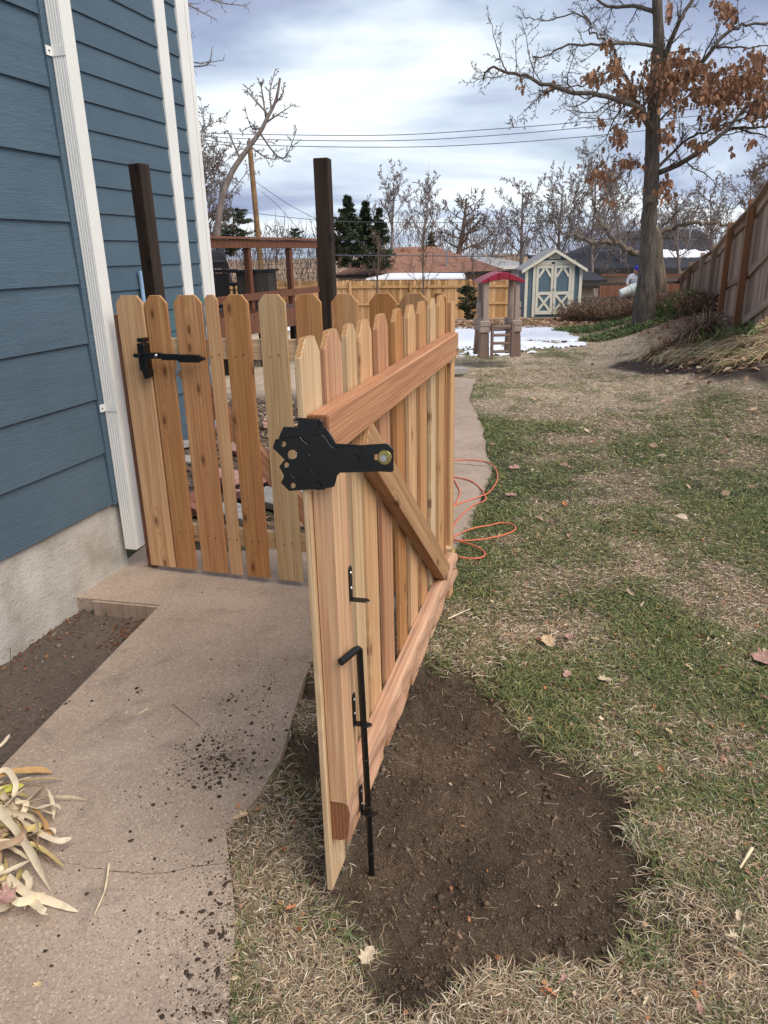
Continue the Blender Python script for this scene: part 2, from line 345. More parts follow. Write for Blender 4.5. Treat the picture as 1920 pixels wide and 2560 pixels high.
# ------------------------------------------------------------------ ground shape
PATHP = [(-1.66, .5), (-1.387, 2.254), (-1.183, 3.506), (-1.70, 3.63), (-1.52, 4.36), (-.95, 4.22), (-.35, 4.35), (.0, 4.9), (.3, 6), (.45, 8), (.5, 11.3), (1.084, 11.3), (1.40, 10.85),
         (1.27, 10.16), (1.07, 9.0), (1.05, 7.64), (.893, 5.83), (.70, 5.11), (.39, 4.01), (.15, 3.45), (-.3, 3.15), (-.36, 2.744), (-.394, 2.217), (-.45, 2.01), (-.524, 1.88), (-.43, 1.542), (-.40, 1.253), (-.44, .5)]
DIRTP = [(-.30, 2.94), (-.1, 3.05), (.149, 2.991), (.471, 2.706), (.656, 2.291), (.792, 2.067), (.775, 1.716), (.745, 1.508), (.52, 1.395), (.302, 1.315), (.008, 1.243), (-.143, 1.472), (-.234, 1.673), (-.298, 2.106)]
def dirtmask(x, y):
    d = poly_dist(x, y, DIRTP); s = np.where(in_poly(x, y, DIRTP), d, -d)
    return sm((s + (fbm(x*6, y*6, 5, 5)-.5)*.46 + .13)/.27)
def zbase(x, y):
    x = np.asarray(x, float); y = np.asarray(y, float)
    z = -np.clip(y-9, 0, 36)*.025 - np.clip(y-25, 0, 20)*.04
    bank = .62*sm((x-2.8-(y-8)*.2)/2.6)*sm((y-5.5)/4.5)*(1-sm((y-17.5)/7))
    z = z + bank + .02*(fbm(x*.8, y*.8, 3, 3)-.5)*sm((y-2)/4)
    return z
def at_g(px, py):
    z = 0.0
    for _ in range(25):
        p = at_z(px, py, z); z = .5*z+.5*float(zbase(np.array([p[0]]), np.array([p[1]]))[0])
    return at_z(px, py, z)
def inpath(x, y): return in_poly(x, y, PATHP)
def zground(x, y):
    z = zbase(x, y); x = np.asarray(x, float); y = np.asarray(y, float)
    dp = poly_dist(x, y, PATHP); ip = inpath(x, y); sd_ = np.where(ip, dp, -dp)
    left = (x < -1.1+(y-3.5)*.15) & (y < 3.75) & ~ip
    z = np.where(left, z-.085, z-.012)
    z = np.where(ip, z-.05-.02*sm(sd_/.1), z)
    dm = dirtmask(x, y)
    rough = (fbm(x*11, y*11, 4, 9)-.5)*.045 + (fbm(x*42, y*42, 3, 19)-.5)*.022
    hole = .02*sm(1-np.hypot((x+.17)/.16, (y-1.65)/.22))
    z = z + dm*(-.038+rough-hole) + (1-dm)*(fbm(x*30, y*30, 3, 29)-.5)*.012*np.where(y < 8, 1, 0)
    rim = sm(1-np.abs(dm-.45)/.45)*.012*fbm(x*20, y*20, 2, 4); z = z+rim
    mound = .14*np.exp(-(((x-3.9)/.8)**2+((y-9.4)/.35)**2)) ; z = z+mound*0
    return z
def greenness(x, y):
    n = fbm(x*1.6, y*1.6, 4, 41); n2 = fbm(x*6, y*6, 3, 43)
    g = .30 + (n-.5)*2.3 + (n2-.5)*1.1
    g = g + .34*np.exp(-((y-5.0)/1.9)**2) - .34*sm((y-7.2)/2.2) + .5*np.exp(-(poly_dist(x, y, PATHP)/.35)**2)*(y > 3.5)
    g = g - .42*np.exp(-(((x-1.15)/.35)**2+((y-1.9)/.55)**2)) - .35*np.exp(-(((x-.2)/.5)**2+((y-1.15)/.15)**2)) + .05*np.exp(-(((x+.4)/.16)**2+((y-1.9)/.7)**2))
    g = g + .25*np.exp(-(((x-1.5)/.5)**2+((y-3.1)/.4)**2))
    g = g + .5*sm((y-12)/1.5)*(1-sm((y-15)/3))*(x < 3.5)
    return np.clip(g, 0, 1)
def snowmask(x, y):
    s = sm((y-13.2-.25*np.maximum(0, x-2.5)*0)/1.2)*sm((5.0-x-np.maximum(0, 16-y)*.9)/.8)*(1-sm((y-22)/1.2))*sm((x+1.5)/.6)
    return s
MULCHP = [tuple(at_g(px, py)[:2]) for px, py in ((1500, 915), (1580, 892), (1720, 885), (1920, 905), (1990, 960), (1920, 965), (1780, 945), (1640, 935), (1540, 930))]
def gcol(x, y):
    g = greenness(x, y)[:, None]; n = fbm(x*5, y*5, 4, 77)[:, None]
    c = np.array([.25, .19, .13])*(1-g) + np.array([.075, .078, .04])*g; c = c*(.75+.5*n)
    far = sm((y-7)/3)[:, None]; tan = np.array([.52, .42, .31])*(1-g) + np.array([.15, .15, .07])*g; c = c*(1-far)+tan*(.75+.5*n)*far
    dm = dirtmask(x, y)[:, None]; dc = np.array([.105, .072, .047])*(.15+1.7*fbm(x*4, y*4, 6, 88))[:, None]; c = c*(1-dm)+dc*dm
    ip = inpath(x, y); left = (x < -1.1+(y-3.5)*.15) & (y < 3.75) & ~ip
    c = np.where(left[:, None], np.array([.165, .125, .098])*(.7+.6*n), c)
    behind = sm((y-4.1+(x+.5)*.3)/.3)*sm((-x+.1)/.5)*(1-sm((y-9)/2)); behind = behind[:, None]; c = c*(1-behind)+np.array([.15, .11, .085])*(.6+.8*n)*behind
    d = poly_dist(x, y, MULCHP); mk = sm((np.where(in_poly(x, y, MULCHP), d, -d)+(fbm(x*3, y*3, 3, 6)-.5)*.5+.1)/.2)[:, None]; c = c*(1-mk)+np.array([.06, .042, .033])*(.6+.8*n)*mk
    gard = sm((x-3.4-(y-8)*.24)/.8)*sm((y-8.6)/.6); gard = gard[:, None]*(1-mk); c = c*(1-gard)+np.array([.19, .12, .08])*(.6+.8*n)*gard
    lf = sm((y-20.8)/1.2)[:, None]; c = c*(1-lf)+np.array([.36, .24, .15])*(.6+.8*n)*lf
    return c
def terrain():
    xs = np.unique(np.concatenate([[-1800, -900, -400, -200, -110], np.linspace(-60, -6, 30), np.linspace(-6, -2, 25), np.arange(-2, 1.7, .013), np.linspace(1.7, 3.2, 55), np.linspace(3.2, 12, 130), np.linspace(12, 80, 40), [120, 200, 400, 900, 1800]]))
    ys = np.unique(np.concatenate([np.linspace(-3, .6, 12), np.arange(.6, 4.2, .013), np.linspace(4.2, 7, 70), np.linspace(7, 26, 150), np.linspace(26, 140, 70), [200, 300, 500, 900, 1800]]))
    X, Y = np.meshgrid(xs, ys); x = X.ravel(); y = Y.ravel(); z = zground(x, y)
    nx = len(xs); i = np.arange(len(ys)-1)[:, None]*nx+np.arange(nx-1)[None, :]; i = i.ravel()
    me = mesh_np('ground', np.stack([x, y, z], 1), np.stack([i, i+1, i+nx+1, i+nx], 1), [GROUND], True, gcol(x, y))
    link('ground', me, kind='structure')
terrain()
def zat(x, y): return float(zground(np.array([x]), np.array([y]))[0])

def slab(name, poly, z1, z0, mat, zf=None, **k):
    bm = bmesh.new(); vs_ = [bm.verts.new((p[0], p[1], z1)) for p in poly]; f = bm.faces.new(vs_)
    bmesh.ops.triangulate(bm, faces=[f])
    r = bmesh.ops.subdivide_edges(bm, edges=bm.edges[:], cuts=3, use_grid_fill=True)
    bmesh.ops.triangulate(bm, faces=bm.faces[:])
    bm.faces.ensure_lookup_table(); bm.normal_update()
    if bm.faces[0].normal.z < 0: bmesh.ops.reverse_faces(bm, faces=bm.faces[:])
    ex = bmesh.ops.extrude_face_region(bm, geom=bm.faces[:])
    for v in [q for q in ex['geom'] if isinstance(q, bmesh.types.BMVert)]: v.co.z = z0-0
    for v in bm.verts:
        dz = float(zbase(np.array([v.co.x]), np.array([v.co.y]))[0])*(1 if v.co.y > 8 else 0); v.co.z += dz
    bmesh.ops.recalc_face_normals(bm, faces=bm.faces[:])
    me = bpy.data.meshes.new(name); bm.to_mesh(me); bm.free(); me.materials.append(mat); return link(name, me, **k)
def rough_poly(poly, step, amp, straight=()):
    out = []
    for i in range(len(poly)):
        a = np.array(poly[i]); b = np.array(poly[(i+1) % len(poly)]); L = np.linalg.norm(b-a); n = max(1, int(L/step))
        for j in range(n):
            p = a+(b-a)*j/n
            if i not in straight and j: p = p+rng.normal(0, amp, 2)
            out.append(tuple(p))
    return out
pth = slab('concrete_path', rough_poly(PATHP, .25, .012, (0, 1, 2)), .0, -.11, PATH, kind='structure')
DARKL = plain('dark_detail', (.05, .04, .034), .95)  # one even dark colour shared by cracks, joint, nails and grooves
def crack(pts, wdt, name='crack'):
    P = []
    for i in range(len(pts)-1):
        a = np.array(pts[i]); b = np.array(pts[i+1]); n = max(2, int(np.linalg.norm(b-a)/.012))
        for j in range(n): P.append(a+(b-a)*j/n+rng.normal(0, .0022, 2))
    V = []; F = []
    for i, p in enumerate(P):
        ww = wdt*random.uniform(.3, 1.2); V += [(p[0], p[1]-ww, .0012), (p[0], p[1]+ww, .0012)]
        if i: F.append((2*i-2, 2*i, 2*i+1, 2*i-1))
    MB().add(V, F).obj(name, DARKL, pth)
crack([at_z(x, y)[:2] for x, y in ((120, 2150), (170, 2158), (240, 2172), (290, 2178), (360, 2186), (420, 2182), (480, 2168), (560, 2158), (600, 2150))], .0011)
crack([at_z(x, y)[:2] for x, y in ((1120, 1158), (1160, 1161), (1222, 1166))], .006, 'joint')

# ------------------------------------------------------------------ boards
def board(parent, name, mat, wd, th, L, loc, rot=(0, 0, 0), dog=0, end=ENDG, bev=.0015, jag=False, label=None):
    """local: x width, y thickness, z length (0..L)"""
    if dog:
        c = dog; out = [(-wd/2, 0), (wd/2, 0), (wd/2, L-c*1.15), (wd/2-c, L), (-wd/2+c, L), (-wd/2, L-c*1.15)]
    elif jag:
        out = [(-wd/2, 0)]+[(-wd/2+wd*i/9, random.uniform(-.004, .003)) for i in range(1, 9)]+[(wd/2, 0), (wd/2, L), (-wd/2, L)]
    else: out = [(-wd/2, 0), (wd/2, 0), (wd/2, L), (-wd/2, L)]
    m = MB().prism(out, 0, th, 'y'); me = m.mesh(name, [mat, end], bev)
    for p in me.polygons:
        if abs(p.normal.z) > .5: p.material_index = 1
    return link(name, me, parent, loc, rot, label=label)
def rot_to(dirv, yv):
    z = Vector(dirv).normalized(); y = Vector(yv); y = (y-z*y.dot(z)).normalized(); x = y.cross(z)
    return Matrix(((x[0], y[0], z[0]), (x[1], y[1], z[1]), (x[2], y[2], z[2]))).to_euler()

# ------------------------------------------------------------------ picket fence line (local x runs along the fence, y away from the camera)
FO = np.array([-1.279, 3.948]); FD = np.array([.951, -.309]); FRZ = math.atan2(FD[1], FD[0])
def fx(px):   # local x of a fence position seen at the picket tops
    p = at_pl(px, 737, (*FO, 0), (-FD[1], FD[0], 0)); return float((p[:2]-FO)@FD)
def picket(parent, x0, x1, mat, z0=.03, z1=1.535, y=0, lean=0, label=None):
    return board(parent, 'picket', mat, x1-x0, .016, z1-z0, ((x0+x1)/2, y, z0), (0, R(lean), 0), dog=min(.034, (x1-x0)*.28), jag=False, label=label)
endp = thing('fence_end_board', 'narrow cedar fence section fixed between the white downspout and the picket gate', 'fence panel', (*FO, 0), FRZ)
board(endp, 'filler_board', REDW, .06, .03, 1.44, (fx(275)+.01, .03, .0), label='brown stained strip beside the downspout')
picket(endp, fx(286), fx(349)+.01, CEDAR, .03)
picket(endp, fx(352)-.03, fx(352)+.05, CEDARR, .03, 1.50, .017)
board(endp, 'rail', SAPW, .10, .045, .30, (fx(275), .034, 1.20), rot_to((1, 0, 0), (0, 1, 0)))
sg = thing('picket_gate', 'closed cedar picket gate beside the blue house with black latch bar', 'gate', (*FO, 0), FRZ)
for a, b, m in ((358, 412, CEDAR), (430, 500, CEDAR), (508, 540, CEDAR), (555, 617, CEDAR), (643, 710, SAPW), (735, 800, CEDAR)):
    x0, x1 = fx(a), fx(b)
    if a == 508: picket(sg, x0, x1, CEDAR, label='narrow ripped picket with a knot')
    elif a == 643: picket(sg, x0, x1, SAPW, label='pale greenish picket with a round knot at its top')
    else: picket(sg, x0, x1, m)
GL = fx(362); GR = fx(805)
for z in (1.22, .20): board(sg, 'rail', SAPW, .10, .042, GR-GL, (GL, .0175, z+.05), rot_to((1, 0, 0), (0, 1, 0)))
a = Vector((fx(430), .0175, 1.17)); b = Vector((fx(790), .0175, .26)); board(sg, 'brace', CEDARR, .10, .04, (b-a).length, a, rot_to(b-a, (0, 1, 0)))
def nails(parent, spots, y):
    m = MB(); m.tube([(0, -.0012, 0), (0, .001, 0)], .0035, 6, 0); me = m.mesh('nail', DARKL)
    for x, z in spots: link('nail', me, parent, (x, y, z))
nails(sg, [(fx(p)+dx, z+random.uniform(-.01, .01)) for p in (385, 465, 524, 586, 676, 767) for dx in (-.022, .022) for z in (.25, 1.24)], -.001)
# latch bar seen edge-on
lt = MB(); lx = fx(352); zL = 1.245
lt.box((lx-.03, -.05, zL-.085), (lx+.016, -.003, zL+.055)); latch = lt.obj('latch', BLACK, sg, .004)
m = MB(); m.box((lx-.022, -.052, zL+.062), (lx+.016, -.004, zL+.082)); m.obj('latch_tab', BLACK, latch, .002)
m = MB(); m.prism([(lx-.01, zL-.13), (lx+.022, zL-.115), (lx+.022, zL-.08), (lx-.022, zL-.08)], -.045, -.003, 'y'); m.obj('latch_tab', BLACK, latch, .002)
m = MB(); m.tube([(lx-.045, -.055, zL-.005), (lx-.0, -.055, zL-.005)], .012, 10)
m.box((lx, -.06, zL-.019), (lx+.12, -.045, zL+.011)); m.box((lx+.115, -.058, zL-.026), (lx+.22, -.043, zL+.006)); m.box((lx+.215, -.066, zL-.034), (lx+.335, -.040, zL+.004))
m.tube([(lx+.335, -.053, zL-.015), (lx+.352, -.053, zL-.015)], .012, 8); m.tube([(lx+.35, -.053, zL-.015), (lx+.366, -.053, zL-.015)], .007, 8); m.obj('latch_bar', BLACK, latch, .003)
m = MB(); m.tube([(lx+.085, -.066, zL-.003), (lx+.085, -.058, zL-.003)], [.007, .011], 10); m.obj('bolt_head', ZINC, latch)
rf = thing('picket_fence', 'cedar dog-eared picket fence section between the dark post and the open gate', 'fence', (*FO, 0), FRZ)
for a, b, m in ((826, 893, CEDAR), (922, 990, CEDAR), (998, 1070, CEDARB), (1080, 1116, CEDAR)): picket(rf, fx(a), fx(b), m)
for z in (1.22, .20): board(rf, 'rail', SAPW, .10, .042, fx(1130)-fx(822), (fx(822), .0175, z+.05), rot_to((1, 0, 0), (0, 1, 0)))
board(rf, 'hinge_post', CEDAR, .085, .085, 1.49, (fx(1098), .06, 0))
# tall dark posts
for (pxc, lab) in ((340, 'dark weathered post standing behind the closed gate near the house wall'), (800, 'tall charred-looking square post between the closed gate and the fence section')):
    p = at_Y(pxc, 405 if pxc < 500 else 394, 4.75 if pxc < 500 else 4.75); wx = p[:2]
    o = board(None, 'fence_post', OLDP, .088, .088, float(p[2]), (wx[0], wx[1], 0), (R(-.8) if pxc < 500 else 0, R(-1.2) if pxc < 500 else 0, FRZ+(.10 if pxc > 500 else -.1)), end=ENDD, bev=.004)
    tag(o, lab, 'post')

# ------------------------------------------------------------------ open gate leaf (local x along the leaf from its free end, -y is the rail side)
GB = np.array([-.171, 1.621]); GAZ = R(15); GD = np.array([math.sin(GAZ), math.cos(GAZ)]); GN = np.array([math.cos(GAZ), -math.sin(GAZ)])
og = thing('picket_gate', 'new open cedar picket gate leaf standing over the dug soil with black drop rod', 'gate', (*GB, 0), math.pi/2-GAZ)
def gl(p):      # world -> local of the open gate
    v = np.array(p[:2])-GB; return Vector((float(v@GD), float(-(v@GN)), float(p[2])))
PK = [(.0, .125, SAPW, 'pale front picket at the free end'), (.16, .285, CEDARR, None), (.33, .413, SAPW, None), (.452, .575, CEDAR, None), (.64, .765, CEDARR, None), (.857, .972, CEDAR, None),
      (1.047, 1.168, CEDAR, None), (1.24, 1.363, CEDAR, None), (1.447, 1.556, SAPW, None), (1.637, 1.772, CEDAR, None)]
for i, (a, b, m, l) in enumerate(PK):
    picket(og, a, b, m, .012 if i == 0 else .03, 1.533, .0, random.uniform(-.15, .15), l)
TR = board(og, 'rail', CEDARR, .10, .05, 1.81, (.012, -.0515, 1.318), rot_to((1, 0, 0), (0, 1, 0)), end=ENDR, bev=.003, label='thick pink cedar top rail')
def rough_rail():   # lower rail with a waney torn edge
    n = 60; V = []; F = []
    for i in range(n+1):
        s = .02+1.82*i/n; w1 = .006*math.sin(i*.9)+random.uniform(-.003, .003); w2 = .008*math.sin(i*.5+1)+random.uniform(-.004, .004)
        ring = [(s, -.0015, .178), (s, -.0015, .302), (s, -.026, .304), (s, -.050+w1*.3, .300), (s, -.0535+w1*.6, .27), (s, -.050-w2*.4, .235), (s, -.0525+w2*.7, .20), (s, -.047+w2, .178+abs(w2)), (s, -.02, .176)]
        V += ring
    k = 9
    for i in range(n):
        for j in range(k): F.append((i*k+j, i*k+(j+1) % k, (i+1)*k+(j+1) % k, (i+1)*k+j))
    m = MB().add(V, F, 0, False); m.add(V[:k], [tuple(range(k))], 1); m.add(V[-k:], [tuple(range(k))[::-1]], 1)
    # re-express with length along local z so the grain runs with the board
    Mx = Matrix(((0, 0, 1, 0), (0, 1, 0, 0), (-1, 0, 0, 0), (0, 0, 0, 1)))
    inv = Mx.inverted(); m.v = [tuple(inv @ Vector(p)) for p in m.v]
    m.obj('rail', [CEDARR, ENDR], og, mw=Mx, label='rough-edged reddish bottom rail')
rough_rail()
board(og, 'stile', CEDARP, .098, .05, .960, (.066, -.0515, .306), (0, 0, 0), jag=True, label='pale streaked upright at the free end')
a = Vector((.30, -.0505, 1.245)); b = Vector((1.56, -.0505, .30))
board(og, 'brace', CEDARB, .098, .046, (b-a).length+.04, a+Vector((.03, 0, .005)), rot_to(b-a, (0, 1, 0)), label='brown diagonal brace')
nails(og, [((a_+b_)/2+dx, z) for (a_, b_, _, _) in PK for dx in (-.02, .02) for z in (.24, 1.31)], -.001)
# latch plate, standing across the end of the leaf
LP0 = (*(GB+GD*-.004), 0); LA = R(-17)
LX = np.array([math.cos(LA), math.sin(LA), 0]); LN = np.array([-LX[1], LX[0], 0])
def lz(x, y, off=0):
    p = at_pl(660+x*.211, 1020+y*.211, np.array(LP0)-LN*off, LN); return p
O3 = lz(640, 560); 
def lp(x, y, off=0):
    d = lz(x, y, off)-O3; return (float(d@LX), float(d[2]))
def rotM():
    return Matrix(((LX[0], LN[0], 0, O3[0]), (LX[1], LN[1], 0, O3[1]), (0, 0, 1, O3[2]), (0, 0, 0, 1)))
LM = og.matrix_basis
bpy.context.view_layer.update()
LPM = og.matrix_world.inverted() @ rotM()
def plate_mesh(outline, holes, y0, y1, name, off, par=None):
    bm = bmesh.new(); es = []
    for lp_ in [outline]+holes:
        vv = [bm.verts.new((p[0], y0, p[1])) for p in lp_]
        for i in range(len(vv)): es.append(bm.edges.new((vv[i], vv[(i+1) % len(vv)])))
    bmesh.ops.triangle_fill(bm, use_beauty=True, edges=es)
    ex = bmesh.ops.extrude_face_region(bm, geom=bm.faces[:])
    for v in [q for q in ex['geom'] if isinstance(q, bmesh.types.BMVert)]: v.co.y = y1
    bmesh.ops.recalc_face_normals(bm, faces=bm.faces[:])
    bmesh.ops.bevel(bm, geom=[e for e in bm.edges if e.is_manifold and e.calc_face_angle(0) > 1], offset=.0008, segments=1, affect='EDGES')
    me = bpy.data.meshes.new(name); bm.to_mesh(me); bm.free(); me.materials.append(BLACK); return me
def circ(x, y, rx, ry, n=14): return [lp(x+rx*math.cos(2*math.pi*i/n), y+ry*math.sin(2*math.pi*i/n)) for i in range(n)]
out1 = [lp(*p) for p in ((140, 368), (430, 335), (470, 385), (520, 425), (585, 320), (690, 310), (730, 340), (800, 450), (835, 472), (1100, 440), (1440, 418), (1480, 430), (1535, 480), (1538, 740), (1510, 758), (1380, 750), (900, 765), (870, 800), (838, 925), (800, 940), (740, 945), (715, 968), (560, 962), (300, 980), (205, 885), (243, 805), (185, 690), (250, 610), (108, 472))]
holes = [circ(237, 425, 28, 33), circ(340, 548, 56, 56, 18), circ(272, 672, 27, 32), circ(350, 916, 28, 33), [lp(*p) for p in ((1310, 548), (1362, 548), (1362, 614), (1310, 614))]]
me = plate_mesh(out1, holes, -.003, .0, 'latch_plate', 0)
lpl = link('latch_plate', me, og, mw=LPM, label='black steel latch plate with round holes')
out2 = [lp(*p) for p in ((225, 225), (398, 232), (398, 115), (660, 140), (695, 165), (700, 240), (735, 245), (790, 320), (850, 425), (1130, 440), (1130, 560), (700, 560), (400, 420), (165, 360))]
Mx = Matrix.Translation((0, .0045, 0))
link('back_plate', plate_mesh(out2, [], -.003, 0, 'back_plate', 0), lpl, mw=Mx)
def disc(parent, x, y, r, h, mat, name, k=6, y0=-.003):
    X, Z = lp(x, y); m = MB(); m.tube([(X, y0, Z), (X, y0-h, Z)], r, k, 0, smooth=False); return m.obj(name, mat, parent, .0008)
for (x, y) in ((605, 190), (1082, 598), (640, 915)):
    disc(lpl, x, y, .010, .005, BLACK, 'bolt', 6, .0015 if y < 200 else -.003)
X, Z = lp(1435, 580)
m = MB(); m.tube([(X, -.003, Z), (X, -.0045, Z)], .0168, 20, 0); m.obj('washer', ZINCY, lpl)
m = MB(); m.tube([(X, -.0045, Z), (X, -.013, Z)], .0078, 6, 0, smooth=False); m.obj('bolt', ZINC, lpl, .001)
m = MB(); m.tube([(X+.0155*math.cos(a), -.0048, Z+.0155*math.sin(a)) for a in np.linspace(0, 6.28, 21)], .0011, 5); m.obj('washer_rim', ZINCY, lpl)
def ridge(pts, name='pressed_rib'):
    m = MB(); m.tube([(lp(*p)[0], -.0035, lp(*p)[1]) for p in pts], .0016, 6); m.obj(name, BLACK, lpl)
ridge(((510, 545), (545, 545), (545, 600))); ridge(((530, 610), (535, 660), (555, 720), (585, 765))); ridge(((1150, 445), (1165, 560), (1195, 735))); ridge(((1215, 445), (1240, 560), (1275, 740)))
ridge(((310, 735), (330, 790), (370, 840), (430, 830)))
# drop rod on brackets
m = MB()
Eh = gl(at_z(852, 1655, .752)); Bp = Vector((.085, -.080, .752))
btm = gl(at_z(930, 2190, -.055))
rodp = [Eh, Bp+(Eh-Bp).normalized()*.022, Bp+(Eh-Bp).normalized()*.008-Vector((0, 0, .003)), Bp-Vector((0, 0, .010)), Bp-Vector((0, 0, .03)), btm.lerp(Bp, .5), btm]
m.tube(rodp, [.0098, .0098, .0096, .0092, .009, .009, .009], 14); rod = m.obj('drop_rod', BLACK, og)
for f in (.55, .34, .12, .78): q = btm.lerp(Bp, f); m = MB(); m.tube([q-Vector((0, 0, .0012)), q+Vector((0, 0, .0012))], .0094, 14); m.obj('rod_groove', DARKL, rod)
def bracket(zb, zt, s, ylen, ybase=-.0525, hole=True):
    m = MB(); m.prism([(s-.011, zb), (s+.011, zb), (s+.011, zt-.008), (s+.006, zt), (s-.006, zt), (s-.011, zt-.008)], ybase-.003, ybase, 'y')
    m.prism([(s-.011, ybase), (s-.011, ybase-ylen+.008), (s-.004, ybase-ylen), (s+.004, ybase-ylen), (s+.011, ybase-ylen+.008), (s+.011, ybase)], zb, zb+.003, 'z')
    o = m.obj('bracket', BLACK, og, .0008)
    for z in (zb+(zt-zb)*.35, zb+(zt-zb)*.8): q = MB(); q.tube([(s, ybase-.003, z), (s, ybase-.0055, z)], [.005, .0035], 8); q.obj('screw', ZINC, o)
    return o
bracket(.868, .962, .115, .05); bracket(.505, .60, .10, .05); bracket(.190, .285, .122, .05, -.0555)
for z in (1.30, .25): q = MB(); q.tube([(1.775, -.052, z), (1.775, -.060, z)], .009, 6, smooth=False); q.obj('bolt', ZINC, og)

# ------------------------------------------------------------------ blue house
HO = (-1.51, 4.08, 0); HZ = R(90-16.5)
hs_ = thing('house', 'blue lap-sided house on a concrete foundation with white downspout', 'house', HO, HZ)
wall_n = MB().box((-6.5, .006, .40), (.03, .14, 5.6)).obj('wall', SIDING, hs_, label='near blue side wall')
def plank(par, x0, x1, z0, h, y, seg=1):
    m = MB(); m.prism([(y-.016, z0), (y-.010, z0), (y+.004, z0+h+.02), (y-.001, z0+h+.02), ], x0, x1, 'x')
    return m.obj('siding_plank', SIDING, par)
z = .408
for i in range(17): plank(wall_n, -6.4, -.105, z, .297, .006); z += .297
m = MB().box((-.10, -.016, .40), (.03, .006, 5.5)); m.obj('corner_board', SIDING, wall_n, .002)
m = MB(); 
nx_, nz_ = 130, 12
V = []; F = []
for i in range(nx_+1):
    for j in range(nz_+1):
        xx = -6.5+6.49*i/nx_; zz = -.35+.757*j/nz_
        V.append((xx, .022-.012*float(fbm(np.array([xx*4.]), np.array([zz*6.]), 3, 2)[0])-(.012 if (abs(xx+.98) < .05 or abs(xx+.98-.08) < .02) else 0), zz))
for i in range(nx_):
    for j in range(nz_): q = i*(nz_+1)+j; F.append((q, q+nz_+1, q+nz_+2, q+1))
m.add(V, F, 0, True); m.box((-6.5, .03, -.35), (-.012, .2, .399)); m.obj('foundation', FOUND, hs_)
bs = MB().box((-6.5, 1.3, -.3), (3.50, 1.5, 5.6)); wall_f = bs.obj('wall', SIDING, hs_, label='set-back blue wall beyond the downspout')
z = .48
for i in range(26):
    plank(wall_f, .02, 3.09, z, .198, 1.3); plank(wall_f, 3.25, 3.46, z, .198, 1.3); z += .198
MB().box((3.09, 1.272, -.2), (3.25, 1.3, 5.6)).obj('trim_board', WHITE, wall_f, .003)
MB().box((3.455, 1.27, -.2), (3.60, 1.3, 5.6)).obj('trim_board', WHITE, wall_f, .003)
MB().box((3.603, 1.262, -.2), (3.66, 1.45, 5.6)).obj('corner_trim', WHITE, wall_f, .003)
MB().box((-.1, .142, -.3), (.03, 1.3, 5.6)).obj('return_wall', SIDING, hs_)
MB().box((2.35, 1.255, 1.30), (2.55, 1.27, 1.62)).prism([(2.5, 1.60), (2.72, 1.30), (2.5, 1.30)], 1.255, 1.27, 'y').obj('vent_flap', plain('pale_blue_plastic', (.25, .38, .55), .4), wall_f)
# downspout: ribbed rectangular tube
def downspout():
    x0, x1, y0, y1 = -.066, .024, -.093, -.020
    pr = []
    for i in range(7):    # ribbed face towards the yard
        a = x0+(x1-x0)*(i)/7; b = x0+(x1-x0)*(i+.5)/7; pr += [(a, y0), (b, y0), (b+.002, y0+.005), (x0+(x1-x0)*(i+1)/7-.002, y0+.005)]
    pr += [(x1, y0)]
    for i in range(5):
        a = y0+(y1-y0)*i/5; b = y0+(y1-y0)*(i+.5)/5; pr += [(x1, a+.001), (x1, b), (x1-.004, b+.002), (x1-.004, y0+(y1-y0)*(i+1)/5-.002)]
    pr += [(x1, y1), (x0, y1)]
    for i in range(5):
        a = y1-(y1-y0)*i/5; b = y1-(y1-y0)*(i+.5)/5; pr += [(x0, a-.001), (x0, b), (x0+.004, b-.002), (x0+.004, y1-(y1-y0)*(i+1)/5+.002)]
    return MB().prism(pr, .12, 5.5, 'z')
ds = downspout().obj('downspout', WHITE, hs_)
for z in (.93, 2.62):
    MB().box((-.105, -.022, z), (.055, -.0165, z+.04)).box((-.0665-.002, -.095, z), (-.0665, -.018, z+.04)).obj('strap', WHITE, ds)
    q = MB(); q.tube([(-.088, -.022, z+.02), (-.088, -.026, z+.02)], .004, 6); q.obj('screw', DKMET, ds)

# ------------------------------------------------------------------ batch tubes for branches and twigs
def tubes_np(batch, k=3):
    VV = []; FF = []; base = 0
    groups = {}
    for P, Rr in batch: groups.setdefault(len(P), []).append((P, Rr))
    for mlen, lst in groups.items():
        P = np.array([q[0] for q in lst]); Rr = np.array([q[1] for q in lst]); N = len(P)
        T = np.empty_like(P); T[:, 1:-1] = P[:, 2:]-P[:, :-2]; T[:, 0] = P[:, 1]-P[:, 0]; T[:, -1] = P[:, -1]-P[:, -2]
        T /= np.linalg.norm(T, axis=2, keepdims=True)+1e-9
        ref = np.where(np.abs(T[:, :1, 2:3]) > .8, np.array([1., 0, 0]), np.array([0, 0, 1.])); ref = np.broadcast_to(ref, T.shape)
        A = np.cross(T, ref); A /= np.linalg.norm(A, axis=2, keepdims=True)+1e-9; B = np.cross(T, A)
        ang = 2*np.pi*np.arange(k)/k
        V = P[:, :, None]+(A[:, :, None]*np.cos(ang)[None, None, :, None]+B[:, :, None]*np.sin(ang)[None, None, :, None])*Rr[:, :, None, None]
        idx = np.arange(N*mlen*k).reshape(N, mlen, k)
        a = idx[:, :-1, :]; b = np.roll(idx, -1, 2)[:, :-1, :]; c = np.roll(idx, -1, 2)[:, 1:, :]; d = idx[:, 1:, :]
        VV.append(V.reshape(-1, 3)); FF.append(np.stack([a, b, c, d], -1).reshape(-1, 4)+base); base += N*mlen*k
    return np.concatenate(VV), np.concatenate(FF)
def unit(v): return v/(np.linalg.norm(v)+1e-9)
